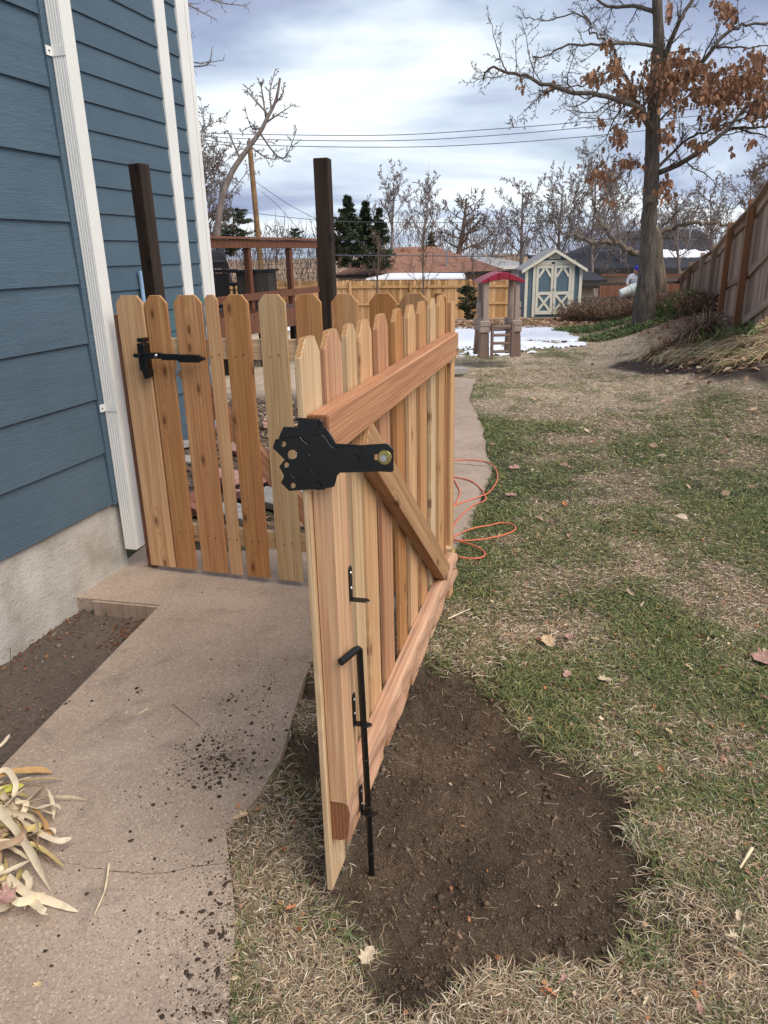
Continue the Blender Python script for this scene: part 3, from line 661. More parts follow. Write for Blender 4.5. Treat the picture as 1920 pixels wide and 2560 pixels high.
def smooth_pts(pts, n):
    pts = np.array(pts, float); t = np.linspace(0, len(pts)-1, n); i = np.clip(t.astype(int), 0, len(pts)-2); f = (t-i)[:, None]
    p0 = pts[np.clip(i-1, 0, None)]; p1 = pts[i]; p2 = pts[i+1]; p3 = pts[np.clip(i+2, None, len(pts)-1)]
    return .5*((2*p1)+(-p0+p2)*f+(2*p0-5*p1+4*p2-p3)*f*f+(-p0+3*p1-3*p2+p3)*f**3)
def wob(p, d, L, n, rg, wig, up):
    P = [p]; dd = unit(d)
    for i in range(n-1):
        dd = unit(dd+rg.normal(0, wig, 3)+np.array([0, 0, up])); P.append(P[-1]+dd*L/(n-1))
    return np.array(P)
def sprout(batch, P, r0, r1, depth, rg, dens, lenr, up, wig, minr=.004, tips=None, start=.15, angle=.85, cap=9999):
    L = np.sum(np.linalg.norm(np.diff(P, axis=0), axis=1)); n = max({4: 8, 3: 8, 2: 7, 1: 6}.get(depth, 5), int(L*dens)); m = len(P)
    for i in range(n):
        if len(batch) > cap: return
        t = start+(1-start)*(i+rg.random())/n; q = t*(m-1); j = min(int(q), m-2); f = q-j
        p = P[j]*(1-f)+P[j+1]*f; d = unit(P[j+1]-P[j]); side = rg.normal(0, 1, 3); side = unit(side-d*(side@d))
        ll = L*lenr*(1-t*.55)*rg.uniform(.5, 1.15); rr = max(minr, (r0+(r1-r0)*t)*.55)
        Q = wob(p, d*math.cos(angle)+side*math.sin(angle), ll, 5 if depth > 1 else 4, rg, wig, up)
        batch.append((Q, np.linspace(rr, max(minr*.6, rr*.3), len(Q))))
        if depth > 1: sprout(batch, Q, rr, rr*.3, depth-1, rg, dens*1.75, lenr*1.05, up*.6, wig*1.1, minr, tips, .1, angle, cap)
        elif tips is not None: tips.append(Q[-1])
def bare_tree(name, base, H, label, seed, bark=None, r=.16, lean=(0, 0), fork=.25, tk=.55, nl=6, spread=.55, dens=1.2, depth=3, up=.05, wig=.16, minr=.008, group=None, cap=3500, cat='tree'):
    minr *= 1.25; rg = np.random.default_rng(seed); bark = bark or BARKG; r *= tk; spread *= 2.0; up = up*1.6+.03; root = thing(name, label, cat, tuple(base), 0, group)
    T = wob(np.zeros(3), np.array([lean[0], lean[1], 1.]), H*(.9 if nl < 9 else .8), 9, rg, .05, .02); Tr = np.linspace(r, r*.2, 9); Tr[0] *= 1.25
    V, F = tubes_np([(smooth_pts(T, 14), np.interp(np.linspace(0, 8, 14), range(9), Tr))], 8)
    link('trunk', mesh_np('trunk', V, F, [bark], True), root)
    b = []
    for i in range(nl):
        t = fork+(1-fork)*(i+rg.random()*.6)/nl; q = t*8; j = min(int(q), 7); p = T[j]*(1-(q-j))+T[j+1]*(q-j); a = i*2.4+rg.random()
        d = np.array([math.cos(a)*spread, math.sin(a)*spread, .75]); ll = H*(1-t*.6)*rg.uniform(.42, .66); rr = r*(1-t*.7)*.55
        Q = wob(p, d, ll, 7, rg, wig*.8, up*.3); rr *= .8; b.append((Q, np.linspace(rr, rr*.25, 7))); sprout(b, Q, rr*.8, rr*.25, depth-1, rg, dens, .5, up*.45, wig*1.15, minr, cap=cap, angle=.8)
    V, F = tubes_np(b, 3); link('crown', mesh_np('crown', V, F, [bark], False), root)
    return root

# ------------------------------------------------------------------ the oak with clinging brown leaves
OY = 17.0
def Z5(x, y, dy=0): return at_Y(1200+x*.434, y*.434, OY+dy)
def oak():
    rg = np.random.default_rng(5)
    bp = at_Y(1612, 775, OY); zb = zat(bp[0], bp[1])
    root = thing('oak_tree', 'large oak keeping clusters of brown leaves beside the right-hand fence', 'tree', (bp[0], bp[1], zb))
    O = np.array([bp[0], bp[1], zb])
    tr = [np.array([bp[0], OY, zb-.2]), at_Y(1613, 740, OY), at_Y(1618, 650, OY), at_Y(1622, 560, OY), Z5(985, 1100), Z5(990, 950), Z5(998, 700), Z5(1018, 400), Z5(1030, 250), Z5(1020, 0), Z5(1015, -400), Z5(1030, -900)]
    rad = [.30, .215, .165, .158, .165, .15, .14, .13, .115, .095, .07, .03]
    P = smooth_pts(tr, 48); Rr = np.interp(np.linspace(0, 11, 48), range(12), rad)*(1+.05*rg.normal(0, 1, 48)*(np.arange(48) > 3))
    V, F = tubes_np([(P, Rr)], 16); Vn = V-O; n1 = fbm(np.arctan2(V[:, 1]-OY, V[:, 0]-bp[0])*9, V[:, 2]*2, 3, 3)
    link('trunk', mesh_np('trunk', Vn, F, [BARK], True), root)
    m = MB(); kp = at_Y(1629, 497, OY-.2)-O; m.tube([kp+np.array([0, .1, 0]), kp+np.array([0, -.06, 0])], [.09, .07], 10); m.obj('knot', BARKP, root)
    limbs = [([(1050, 400), (1080, 280), (1120, 190), (1165, 90), (1225, 0), (1300, -160), (1400, -420)], .085, -.3),
             ([(1000, 770), (960, 700), (920, 620), (800, 575), (700, 545), (540, 535), (400, 500), (250, 440), (150, 415), (60, 385), (10, 450)], .085, -.9),
             ([(985, 760), (940, 680), (900, 600), (860, 480), (830, 432), (780, 385), (770, 300), (700, 215), (640, 190), (640, 140), (590, 60)], .06, .5),
             ([(1010, 268), (900, 250), (760, 250), (640, 262), (500, 258), (400, 300), (300, 350)], .05, -.6),
             ([(1010, 70), (900, 36), (760, 38), (690, 15), (600, -60), (480, -120)], .06, .4),
             ([(640, 140), (560, 80), (400, 110), (300, 105), (240, 70)], .025, .4),
             ([(1010, 1000), (1120, 960), (1240, 890), (1340, 820), (1430, 740), (1530, 620), (1650, 540), (1800, 470)], .085, -.7),
             ([(1015, 975), (1100, 890), (1170, 820), (1260, 770), (1380, 730), (1560, 660), (1700, 600)], .05, .5),
             ([(1160, 825), (1165, 770), (1160, 710)], .03, .4),
             ([(1430, 742), (1540, 735), (1660, 725), (1800, 740)], .045, -.6),
             ([(1490, 740), (1600, 778), (1720, 810)], .03, -.6),
             ([(1030, 560), (1160, 450), (1270, 370), (1350, 270), (1430, 190), (1520, 150), (1660, 135), (1850, 60)], .075, -.4),
             ([(1350, 272), (1500, 275), (1700, 270)], .035, -.4),
             ([(1030, 700), (1130, 600), (1240, 530), (1400, 430), (1560, 440)], .035, .6),
             ([(960, 985), (900, 945), (840, 930), (760, 925)], .03, -.4),
             ([(870, 960), (850, 1050), (800, 1110), (700, 1150)], .02, -.5),
             ([(850, 560), (760, 610), (660, 680), (560, 660), (470, 610)], .022, -1.2),
             ([(760, 400), (640, 470), (560, 500), (440, 510), (340, 535)], .03, -.8),
             ([(400, 500), (330, 570), (250, 640), (200, 720)], .015, -.9),
             ([(155, 415), (120, 340), (80, 230), (50, 90)], .02, -.8), ([(190, 700), (150, 720)], .008, -.9)]
    b = []; leaves = []
    lim = []
    for pts, r0, dy in limbs:
        Q = smooth_pts([Z5(x, y, dy*min(1, i/2)) for i, (x, y) in enumerate(pts)], max(8, len(pts)*3)); r0 *= .72; Q = Q+rg.normal(0, .03, Q.shape)*np.linspace(0, 1, len(Q))[:, None]
        lim.append((Q, np.linspace(r0, r0*.3, len(Q))))
        sprout(b, Q, r0*.7, r0*.25, 3, rg, 5, .36, .02, .26, .0046, leaves, .08, .9, 60000)
    for Q, Rr in lim:
        V, F = tubes_np([(Q, Rr)], 8); link('limb', mesh_np('limb', V-O, F, [BARK], True), root)
    tips = np.array(leaves)
    V, F = tubes_np(b, 3); link('twigs', mesh_np('twigs', V-O, F, [BARK], False), root, kind='stuff')
    # leaves
    zones = [(1060, 480, 130, 115, 420), (1250, 390, 90, 70, 150), (1330, 540, 110, 80, 270), (1470, 480, 110, 110, 330), (1600, 400, 70, 110, 190), (1600, 600, 80, 80, 160), (785, 370, 45, 60, 70), (660, 440, 60, 38, 60), (850, 520, 60, 60, 90),
             (900, 650, 60, 60, 80), (800, 780, 50, 50, 60), (700, 1000, 80, 60, 75), (860, 930, 60, 30, 45), (1070, 1080, 36, 65, 60), (1080, 770, 40, 60, 60), (1260, 825, 50, 42, 50), (1420, 60, 50, 60, 70), (1360, 690, 70, 40, 60), (740, 245, 30, 30, 25),
             (1040, 380, 80, 60, 110), (1150, 320, 50, 60, 70), (1740, 520, 90, 160, 200), (240, 480, 20, 25, 10), (430, 475, 20, 20, 8), (385, 515, 12, 15, 6), (1450, 865, 15, 20, 6), (1560, 810, 25, 20, 14), (990, 1100, 60, 30, 10), (760, 1150, 40, 20, 14), (700, 700, 40, 30, 22), (1090, 60, 14, 60, 20), (1390, 20, 30, 30, 20)]
    tpl = np.array([(0, 0), (.18, .12), (.42, .18), (.25, .34), (.5, .55), (.22, .6), (.3, .85), (0, 1), (-.3, .85), (-.22, .6), (-.5, .55), (-.25, .34), (-.42, .18), (-.18, .12)])
    VV = []; CC = []; nl = 0; FF = []
    for cx, cy, rx, ry, n in zones:
        for _ in range(int(n*1.25)):
            g = rg.normal(0, .58, 2); p = Z5(cx+g[0]*rx, cy+g[1]*ry, rg.uniform(-1.1, .9)); s = rg.uniform(.07, .15)
            dn = unit(np.array([rg.normal(0, .4), rg.normal(0, .4), -1])); sd_ = unit(np.cross(dn, rg.normal(0, 1, 3))); nn = np.cross(sd_, dn); cu = rg.uniform(-.6, .6)
            V = p+dn*s*tpl[:, 1:2]+sd_*s*.8*tpl[:, :1]+nn*s*cu*(tpl[:, :1]**2*1.4+.2*tpl[:, 1:2]**2)
            VV.append(V); k = rg.uniform(.55, 1.35); c = np.array([.25, .13, .075])*k+np.array([.05, .035, .02])*rg.random(); CC.append(np.repeat(c[None], 14, 0)); nl += 1
    V = np.concatenate(VV); me = bpy.data.meshes.new('leaves'); fc = np.arange(nl*14).reshape(nl, 14)
    me = mesh_np('leaves', V-O, fc, [LEAFM], False, np.concatenate(CC)); link('leaves', me, root, kind='stuff')
oak()
#PART2
# ------------------------------------------------------------------ right-hand weathered board fence
def right_fence():
    tops = [(2010, 345, 9.5), (1892, 515, 11.9), (1837, 570, 14.2), (1796, 622, 16.5), (1764, 642, 18.9), (1733, 665, 21.9), (1712, 686, 24.6), (1700, 702, 27.6)]
    P = [at_Y(*t) for t in tops]
    root = thing('board_fence', 'weathered grey-brown board fence running down the bank on the right', 'fence', (P[1][0], P[1][1], 0)); O = Vector((P[1][0], P[1][1], 0))
    Ht = 1.86
    for i in range(len(P)-1):
        a = Vector(P[i]); b = Vector(P[i+1]); d = b-a; dh = Vector((d.x, d.y, 0)); L = dh.length; u = dh.normalized(); nrm = Vector((-u.y, u.x, 0))
        if nrm.x > 0: nrm = -nrm      # towards the yard
        rz = math.atan2(u.y, u.x); nb = int(L/.145)
        for k in range(nb):
            t = (k+.5)/nb; q = a+d*t; z1 = q.z-.06+random.uniform(-.01, .01); zb_ = q.z-Ht
            board(root, 'fence_board', FWEA, .138, .018, z1-zb_, (q.x-O.x-nrm.x*.05, q.y-O.y-nrm.y*.05, zb_), (0, random.uniform(-.006, .006), rz), bev=0, end=FWEA)
        for hz, th_ in ((-.10, .09), (-.98, .09), (-1.70, .11)):
            aa = a+Vector((0, 0, hz))-nrm*.028-O; bb = b+Vector((0, 0, hz))-nrm*.028-O
            board(root, 'rail', FWEA, th_, .04, (bb-aa).length, aa, rot_to(bb-aa, nrm), bev=0, end=FWEA)
        aa = a+Vector((0, 0, -.005))-nrm*.03-O; bb = b+Vector((0, 0, -.005))-nrm*.03-O
        board(root, 'cap_rail', FWEA, .035, .12, (bb-aa).length, aa-Vector((0, 0, 0)), rot_to(bb-aa, nrm), bev=0, end=FWEA)
        stained = i in (1, 2)
        board(root, 'fence_post', FSTN if stained else FWEA, .10, .10, Ht+.25, (a.x-O.x+nrm.x*.02, a.y-O.y+nrm.y*.02, a.z-Ht-.15), (0, random.uniform(-.02, .02), rz), bev=.004, end=FWEA, label='newer orange-brown stained post' if stained else None)
right_fence()

# ------------------------------------------------------------------ far fences
def far_fence(name, label, A, B, H, z0a, z0b, mat, group=None, posts=2.4, bw=.14, rails=(.25, 1.6)):
    root = thing(name, label, 'fence', (A[0], A[1], 0)); a = Vector((A[0], A[1], z0a)); b = Vector((B[0], B[1], z0b)); d = b-a; L = d.length; rz = math.atan2(d.y, d.x); n = int(L/bw)
    me = {}
    for k in range(n):
        q = a+d*(k+.5)/n-Vector((A[0], A[1], 0)); kk = k % 5
        if kk not in me:
            h = H+random.uniform(-.03, .02); m = MB().prism([(-bw*.47, 0), (bw*.47, 0), (bw*.47, h-.04), (bw*.3, h), (-bw*.3, h), (-bw*.47, h-.04)], 0, .018, 'y'); me[kk] = m.mesh('fence_board', mat)
        link('fence_board', me[kk], root, q, (0, 0, rz))
    for k in range(int(L/posts)+1):
        q = a+d*min(1, k*posts/L)-Vector((A[0], A[1], 0)); m = MB().box((-.05, -.11, -.1), (.05, -.005, H-.05)); m.obj('fence_post', mat, root, loc=q, rot=(0, 0, rz))
    for r_ in rails:
        m = MB().bar(a-Vector((A[0], A[1], 0))+Vector((0, 0, r_)), b-Vector((A[0], A[1], 0))+Vector((0, 0, r_)), .05, .09); m.obj('rail', mat, root, loc=Vector((math.sin(rz), -math.cos(rz), 0))*.03)
def pw(px, py, Y): return at_Y(px, py, Y)
a = pw(560, 704, 29.5); b = pw(1440, 699, 31.5)
far_fence('board_fence', 'honey-coloured cedar privacy fence across the back of the yard behind the play tower', a, b, 1.86, a[2]-1.83, b[2]-1.83, FFAR, rails=(.3, .95, 1.6))
a = pw(1440, 742, 27); b = pw(1700, 735, 27)
far_fence('board_fence', 'dark grey low fence half hidden by brush to the right of the shed', a, b, 1.2, a[2]-1.2, b[2]-1.2, FDRK)
a = pw(1500, 706, 32); b = pw(1740, 706, 33)
far_fence('board_fence', 'reddish-brown far fence below the charcoal roofs', a, b, 1.3, a[2]-1.3, b[2]-1.3, REDW)

# ------------------------------------------------------------------ shed
def shed():
    Y = 24.0; bl = at_Y(1310, 790, Y); br = at_Y(1448, 797, Y); tl = at_Y(1316, 680, Y); ap = at_Y(1393, 625, Y)
    zb = (bl[2]+br[2])/2; W = br[0]-bl[0]; eav = at_Y(1316, 672, Y)[2]-zb; top = ap[2]-zb; cx = (bl[0]+br[0])/2
    root = thing('garden_shed', 'small blue garden shed with cream trim and crossed double doors', 'shed', (cx, Y, zb), R(-4))
    h = W/2
    body = MB().prism([(-h, 0), (h, 0), (h, eav), (0, top-.05), (-h, eav)], 0, 1.8, 'y').obj('wall', SHEDB, root)
    for x in np.arange(-h+.1, h, .2): MB().box((x-.006, -.004, .02), (x+.006, -.001, eav)).obj('groove', DARKL, body)
    for s in (-1, 1):
        m = MB(); sl = (top-eav)/h; e = h+.12
        m.prism([(0, top+.0), (s*e, top-sl*e), (s*e, top-sl*e+.05), (0, top+.05)], -.16, 1.95, 'y'); m.obj('roof_panel', SHG if s < 0 else SHD, root)
        m = MB(); m.prism([(0, top-.06), (s*e, top-sl*e-.06), (s*e, top-sl*e+.03), (0, top+.03)], -.19, -.165, 'y'); m.obj('fascia', CREAM, root)
        MB().box((min(s*h, s*(h-.09)), -.03, 0), (max(s*h, s*(h-.09)), -.006, eav+.0)).obj('corner_trim', CREAM, root)
    dW = .54; dt = eav+.10; db = .10
    MB().box((-dW-.10, -.035, dt), (dW+.10, -.006, dt+.13)).obj('header', CREAM, root)
    for s in (-1, 1):
        MB().box((s*(dW+.05)-.045, -.035, .03), (s*(dW+.05)+.045, -.006, dt-.003)).obj('door_frame', CREAM, root)
        x0, x1 = (0.008, dW-.003) if s > 0 else (-dW+.003, -.008); d = MB().box((x0, -.024, db), (x1, -.004, dt-.01)).obj('door', SHEDB, root)
        t = .075; y0, y1 = -.05, -.026; md = db+(dt-db)*.40
        def tr(x_0, z0, x_1, z1): MB().box((x_0, y0, z0), (x_1, y1, z1)).obj('door_trim', CREAM, d)
        tr(x0, db, x0+t, dt-.01); tr(x1-t, db, x1, dt-.01); tr(x0+t+.002, db, x1-t-.002, db+.11); tr(x0+t+.002, md, x1-t-.002, md+.09); tr(x0+t+.002, dt-.10, x1-t-.002, dt-.012)
        xa, xb = x0+t, x1-t; z0, z1 = db+.11, md
        for p, q in (((xa, z0), (xb, z1)), ((xa, z1), (xb, z0))):
            MB().bar((p[0], (-.037 if p[1] == z0 else -.0385), p[1]), (q[0], (-.037 if p[1] == z0 else -.0385), q[1]), .07, .022, up=(0, 1, 0)).obj('cross_brace', CREAM, d)
        xm = (xa+xb)/2
        for e in (-1, 1):
            xe = xb if e > 0 else xa; m = MB(); m.bar((xm+e*.03, -.038, dt-.11), (xe-e*0.0, -.038, dt-.36), .07, .022, up=(0, 1, 0)); m.obj('corner_brace', CREAM, d)
        m = MB(); hx = -s*0+(.03 if s > 0 else -.03); m.tube([(hx, -.05, md+.17), (hx, -.075, md+.17)], .016, 8); m.obj('handle', ZINC, d)
    v = MB().box((-.18, -.03, dt+.17), (.18, -.006, dt+.40)).obj('gable_vent', CREAM, root)
    for k in range(5): MB().box((-.15, -.036, dt+.20+k*.04), (.15, -.031, dt+.213+k*.04)).obj('louvre', WALLG, v)
    MB().box((-.08, -.05, dt+.03), (.02, -.036, dt+.08)).obj('latch', DKMET, root)
shed()

# ------------------------------------------------------------------ play tower
def play():
    Y = 12.3; b = at_Y(1250, 893, Y); z = b[2]; k = Y*math.cos(PIT)*1.02/FPX
    root = thing('play_tower', 'small plastic toddler climber with maroon arched roof and brown steps', 'play tower', (b[0], Y, z), R(3))
    X = lambda px: (px-1250)*k
    Zz = lambda py: at_Y(1250, py, Y)[2]-z
    for s in (-1, 1):
        o, i_ = (X(1303) if s > 0 else X(1197)), (X(1279) if s > 0 else X(1222))
        for yy in (0, .45):
            m = MB(); x0, x1 = min(o, i_), max(o, i_); t = .03 if yy == 0 else .0
            V = [(x0-(.01 if s < 0 else 0), yy, 0), (x1+(.01 if s > 0 else 0), yy, 0), (x1+(.01 if s > 0 else 0), yy+.14, 0), (x0-(.01 if s < 0 else 0), yy+.14, 0), (x0+.02, yy+.01, Zz(832)), (x1-.01, yy+.01, Zz(832)), (x1-.01, yy+.13, Zz(832)), (x0+.02, yy+.13, Zz(832))]
            m.add(V, [(0, 3, 2, 1), (4, 5, 6, 7), (0, 1, 5, 4), (1, 2, 6, 5), (2, 3, 7, 6), (3, 0, 4, 7)]); m.obj('leg', BRN, root, .008)
            for (za, zb_) in ((Zz(831), Zz(817)), (Zz(816), Zz(801))): MB().box((x0-.005, yy-.012, za), (x1+.005, yy+.15, zb_)).obj('collar', TAN, root, .01)
            xa, xb = (X(1285), X(1297)) if s > 0 else (X(1205), X(1219))
            MB().box((xa, yy+.02, Zz(802)), (xb, yy+.12, Zz(703))).obj('post', TAN, root, .008)
        MB().box((X(1276) if s > 0 else X(1225), -.05, 0), (X(1284) if s > 0 else X(1231), .03, Zz(805))).obj('ladder_side', BRN, root, .006)
        for q in (762, 782): MB().box(((X(1299) if s > 0 else X(1197)), .10, Zz(q+10)), ((X(1304) if s > 0 else X(1205)), .38, Zz(q-5))).obj('side_block', TAN, root, .006)
    for py in (879, 858, 838, 817): MB().box((X(1231.5), -.04, Zz(py+3)), (X(1275.5), .06, Zz(py-3))).obj('step', BRN, root, .008)
    MB().box((X(1231), .16, Zz(830)), (X(1276), .44, Zz(826))).obj('platform', BRN, root)
    n = 12; arc = []; lo = []
    for i in range(n+1):
        t = i/n; px = 1195+t*113; u = abs(t-.5)*2
        arc.append((X(px), Zz(680+24*u**1.5))); lo.append((X(1203+t*97), Zz(699+9*u**2)))
    m = MB(); m.prism(arc+lo[::-1], -.03, .64, 'y'); rf_ = m.obj('roof', MAR, root, .006)
    for i in range(2, n-1, 3):
        m = MB(); m.tube([(arc[i][0], -.035, arc[i][1]-.01), (lo[i][0], -.035, lo[i][1]+.01)], .008, 6); m.obj('roof_rib', MAR, rf_)
play()

# ------------------------------------------------------------------ deck behind the house
def deck():
    A = at_Y(500, 592, 11.2); Bp_ = at_Y(800, 600, 15.0)
    root = thing('deck', 'raised redwood-stained deck with wire-mesh railing behind the blue house', 'deck', (A[0], A[1], 0)); O = Vector((A[0], A[1], 0))
    a = Vector((A[0], A[1], 0)); b = Vector((Bp_[0], Bp_[1], 0)); u = (b-a).normalized(); nb = Vector((-u.y, u.x, 0)); ztop = (A[2]+Bp_[2])/2; zlo = at_Y(547, 750, 11.7)[2]; a = a-u*.6
    L = (b-a).length
    def P_(s, y, z): q = a+u*s+nb*y-O; return (q.x, q.y, z)
    MB().bar(P_(0, 0, ztop), P_(L, 0, ztop), .15, .035).obj('cap_rail', REDW, root)
    MB().bar(P_(0, -.02, ztop-.085), P_(L, -.02, ztop-.085), .04, .12).obj('top_rail', REDW, root)
    MB().bar(P_(0, -.02, zlo), P_(L, -.02, zlo), .04, .11).obj('bottom_rail', REDW, root)
    MB().bar(P_(0, 0, zlo-.42), P_(L, 0, zlo-.42), .05, .32).obj('rim_joist', REDW, root)
    MB().box((-L, 0, 0), (0, .01, .01)) 
    fl = MB(); q = [P_(0, .05, 0), P_(L, .05, 0), P_(L, 3.6, 0), P_(0, 3.6, 0)]
    fl.prism([(p[0], p[1]) for p in q], zlo-.30, zlo-.26, 'z'); fl.obj('deck_floor', REDW, root)
    svals = []
    for px in (626, 728, 545-60, 822):
        lo_, hi = 0, L
        for _ in range(30):
            md = (lo_+hi)/2; w_ = Vector(P_(md, 0, 1.5))+O; v = np.array(w_)-CAM; X = 960+FPX*(v@CR)/(v@_f)
            if X < px: lo_ = md
            else: hi = md
        svals.append(lo_)
    for s in svals:
        m = MB(); m.bar(P_(s, .03, zlo-.2), P_(s, .03, ztop-.02), .09, .09, up=(u.x, u.y, 0)); m.obj('post', REDW, root)
    wm = MB(); n = int(L/.05)
    for i in range(n): wm.tube([P_(i*.05, 0, zlo), P_(i*.05, 0, ztop-.1)], .0035, 3, caps=False)
    for i in range(9): zz = zlo+(ztop-.1-zlo)*(i+.5)/9; wm.tube([P_(0, 0, zz), P_(L, 0, zz)], .004, 3, caps=False)
    wm.obj('wire_mesh', DKMET, root, kind='stuff')
    m = MB(); 
    for s in np.arange(.3, L, 1.2): m = MB(); m.bar(P_(s, .3, -.3), P_(s, .3, zlo-.3), .09, .09, up=(u.x, u.y, 0)); m.obj('support_post', OLDP, root)
    def dk(s, y, z=0): q = Vector(P_(s, y, z))+O; return q
    # furniture on the deck
    zf = zlo-.26
    q = dk(1.9, .9, zf); gr = thing('grill', 'dark barbecue grill standing on the deck behind the mesh', 'grill', q, math.atan2(u.y, u.x))
    MB().box((-.45, -.25, .08), (.45, .25, .62)).obj('cabinet', DKMET, gr, .01); 
    MB().box((-.75, -.24, .64), (.75, .24, .68)).obj('side_shelf', DKMET, gr, .005)
    arc = [(math.cos(t)*.28, .70+math.sin(t)*.30) for t in np.linspace(0, math.pi, 10)]; MB().prism(arc, -.42, .42, 'x').obj('lid', DKMET, gr)
    m = MB(); m.tube([(-.3, -.31, .82), (.3, -.31, .82)], .012, 6); m.obj('handle', ZINC, gr)
    for sx in (-.4, .4): 
        m = MB(); m.tube([(sx, -.2, .05), (sx+.04, -.2, .05)], .06, 10); m.obj('wheel', DKMET, gr)
    q = dk(3.0, .8, zf); ch = thing('patio_chair', 'dark folded patio chair leaning behind the middle deck railing bay', 'chair', q, math.atan2(u.y, u.x)+.3)
    MB().box((-.25, -.22, .40), (.25, .25, .45)).obj('seat', DKMET, ch, .01); MB().bar((0, .22, .42), (.12, .38, 1.08), .46, .04, up=(0, -1, 0)).obj('backrest', DKMET, ch, .01)
    for sx in (-.22, .22):
        for sy in (-.2, .2): m = MB(); m.tube([(sx, sy, 0), (sx, sy, .42)], .018, 6); m.obj('leg', DKMET, ch)
        m = MB(); m.tube([(sx, -.2, .42), (sx, -.2, .62), (sx, .24, .64)], .018, 6); m.obj('armrest', DKMET, ch)
    q = dk(3.1, .55, zf); cb = thing('storage_cabinet', 'grey wooden cabinet with dark top on the deck behind the mesh', 'cabinet', q, math.atan2(u.y, u.x))
    MB().box((-.35, -.2, 0), (.35, .2, .62)).obj('body', FDRK, cb); MB().box((-.4, -.24, .625), (.4, .24, .66)).obj('top', DKMET, cb); MB().box((-.30, -.215, .05), (-.01, -.203, .58)).obj('door', FDRK, cb); MB().box((.01, -.215, .05), (.30, -.203, .58)).obj('door', FDRK, cb)
    q = dk(.9, .9, zf); rk = thing('storage_rack', 'dark slatted rack of stacked firewood on the deck beside the house corner', 'rack', q, math.atan2(u.y, u.x))
    for sx in (-.5, .5): MB().box((sx-.03, -.2, 0), (sx+.03, .2, 1.2)).obj('side', DKMET, rk)
    for k_ in range(5): MB().box((-.465, -.2, .05+k_*.27), (.465, .2, .08+k_*.27)).obj('shelf', DKMET, rk)
    lg = MB(); lg.tube([(0, -.18, 0), (0, .18, 0)], .05, 8); lgm = lg.mesh('log', REDW)
    for k_ in range(4):
        for j in range(8): link('log', lgm, rk, (-.4+j*.112, 0, .132+k_*.27), (0, j, 0))
deck()

# ------------------------------------------------------------------ houses beyond
def hip(root, x0, x1, y0, y1, z0, zr, rx0, rx1, mat, name='roof'):
    ym = (y0+y1)/2; V = [(x0, y0, z0), (x1, y0, z0), (x1, y1, z0), (x0, y1, z0), (rx0, ym, zr), (rx1, ym, zr)]
    m = MB().add(V, [(0, 1, 5, 4), (1, 2, 5), (2, 3, 4, 5), (3, 0, 4), (3, 2, 1, 0)])
    me = m.mesh(name, mat); return link(name, me, root)
def slope_panel(root, pts, mat, name, up=.05):
    V = [tuple(p) for p in pts]+[(p[0], p[1]-.01, p[2]+up) for p in pts]; n = len(pts)
    F = [tuple(range(n)), tuple(range(n, 2*n))]+[(i, (i+1) % n, n+(i+1) % n, n+i) for i in range(n)]
    return link(name, MB().add(V, F).mesh(name, mat), root)
def house_brown():
    Y = 46; eL = at_Y(836, 688, Y); eR = at_Y(1262, 668, Y); r0 = at_Y(992, 618, Y+4.5); r1 = at_Y(1086, 617, Y+4.5); O = Vector((eL[0], Y, 0))
    root = thing('house', 'single-storey house with brown shingle hip roof behind the cedar fence', 'house', O); xr = at_Y(1210, 686, Y)[0]-O.x
    z0 = eL[2]; zr = r0[2]
    hip(root, -.1, xr+1.5, 0, 9, z0, zr, r0[0]-O.x, r1[0]-O.x, SHB)
    MB().box((.2, .35, z0-2.6), (xr+1.1, 8.6, z0-.04)).obj('wall', WALLG, root)
    MB().box((-.2, -.1, z0-.16), (xr+1.6, -.005, z0+.02)).obj('gutter', GUT, root)
    w_ = MB().box((1.1, .25, z0-.85), (2.9, .34, z0-.25)).obj('window', WHITE, root); MB().box((1.2, .23, z0-.80), (2.8, .245, z0-.31)).obj('pane', GLASS, w_)
    a = at_Y(915, 700, Y-3); b = at_Y(1165, 698, Y-3); c = at_Y(1160, 686, Y-.2); d = at_Y(975, 686, Y-.2)
    m = MB(); V = [Vector(p)-O for p in (a, b, c, d)]; V += [v+Vector((0, 0, .08)) for v in V]; m.add(V, [(0, 1, 2, 3), (4, 5, 6, 7), (0, 1, 5, 4), (1, 2, 6, 5), (2, 3, 7, 6), (3, 0, 4, 7)]); m.obj('patio_roof', SNOW, root, label='patio roof covered with snow')
    k0 = at_Y(929, 632, Y+2.5)-np.array(O); k1 = at_Y(965, 603, Y+2.5)-np.array(O)
    cl = MB().box((k0[0], 2.5, k0[2]-.4), (k1[0], 3.3, k1[2])).obj('rooftop_cooler', plain('pale_metal_box', (.42, .42, .41), .6), root, .02)
    for i in range(6): MB().box((k0[0]+.08, 2.46, k0[2]+.05+i*.12), (k1[0]-.08, 2.495, k0[2]+.09+i*.12)).obj('louvre', GUT, cl)
    for px, t, b_ in ((1116, 628, 678),): q0 = at_Y(px, b_, Y+1)-np.array(O); q1 = at_Y(px, t, Y+1)-np.array(O); m = MB(); m.tube([q0, q1], .06, 6); m.box(tuple(q1-np.array([.16, .16, 0])), tuple(q1+np.array([.16, .16, .12]))); m.obj('vent_pipe', ZINC, root)
    for px in (1013, 1055): q = at_Y(px, 622, Y+4)-np.array(O); MB().box((q[0]-.2, 3.6, q[2]-.3), (q[0]+.2, 4.1, q[2]+.02)).obj('roof_vent', SHB, root)
house_brown()
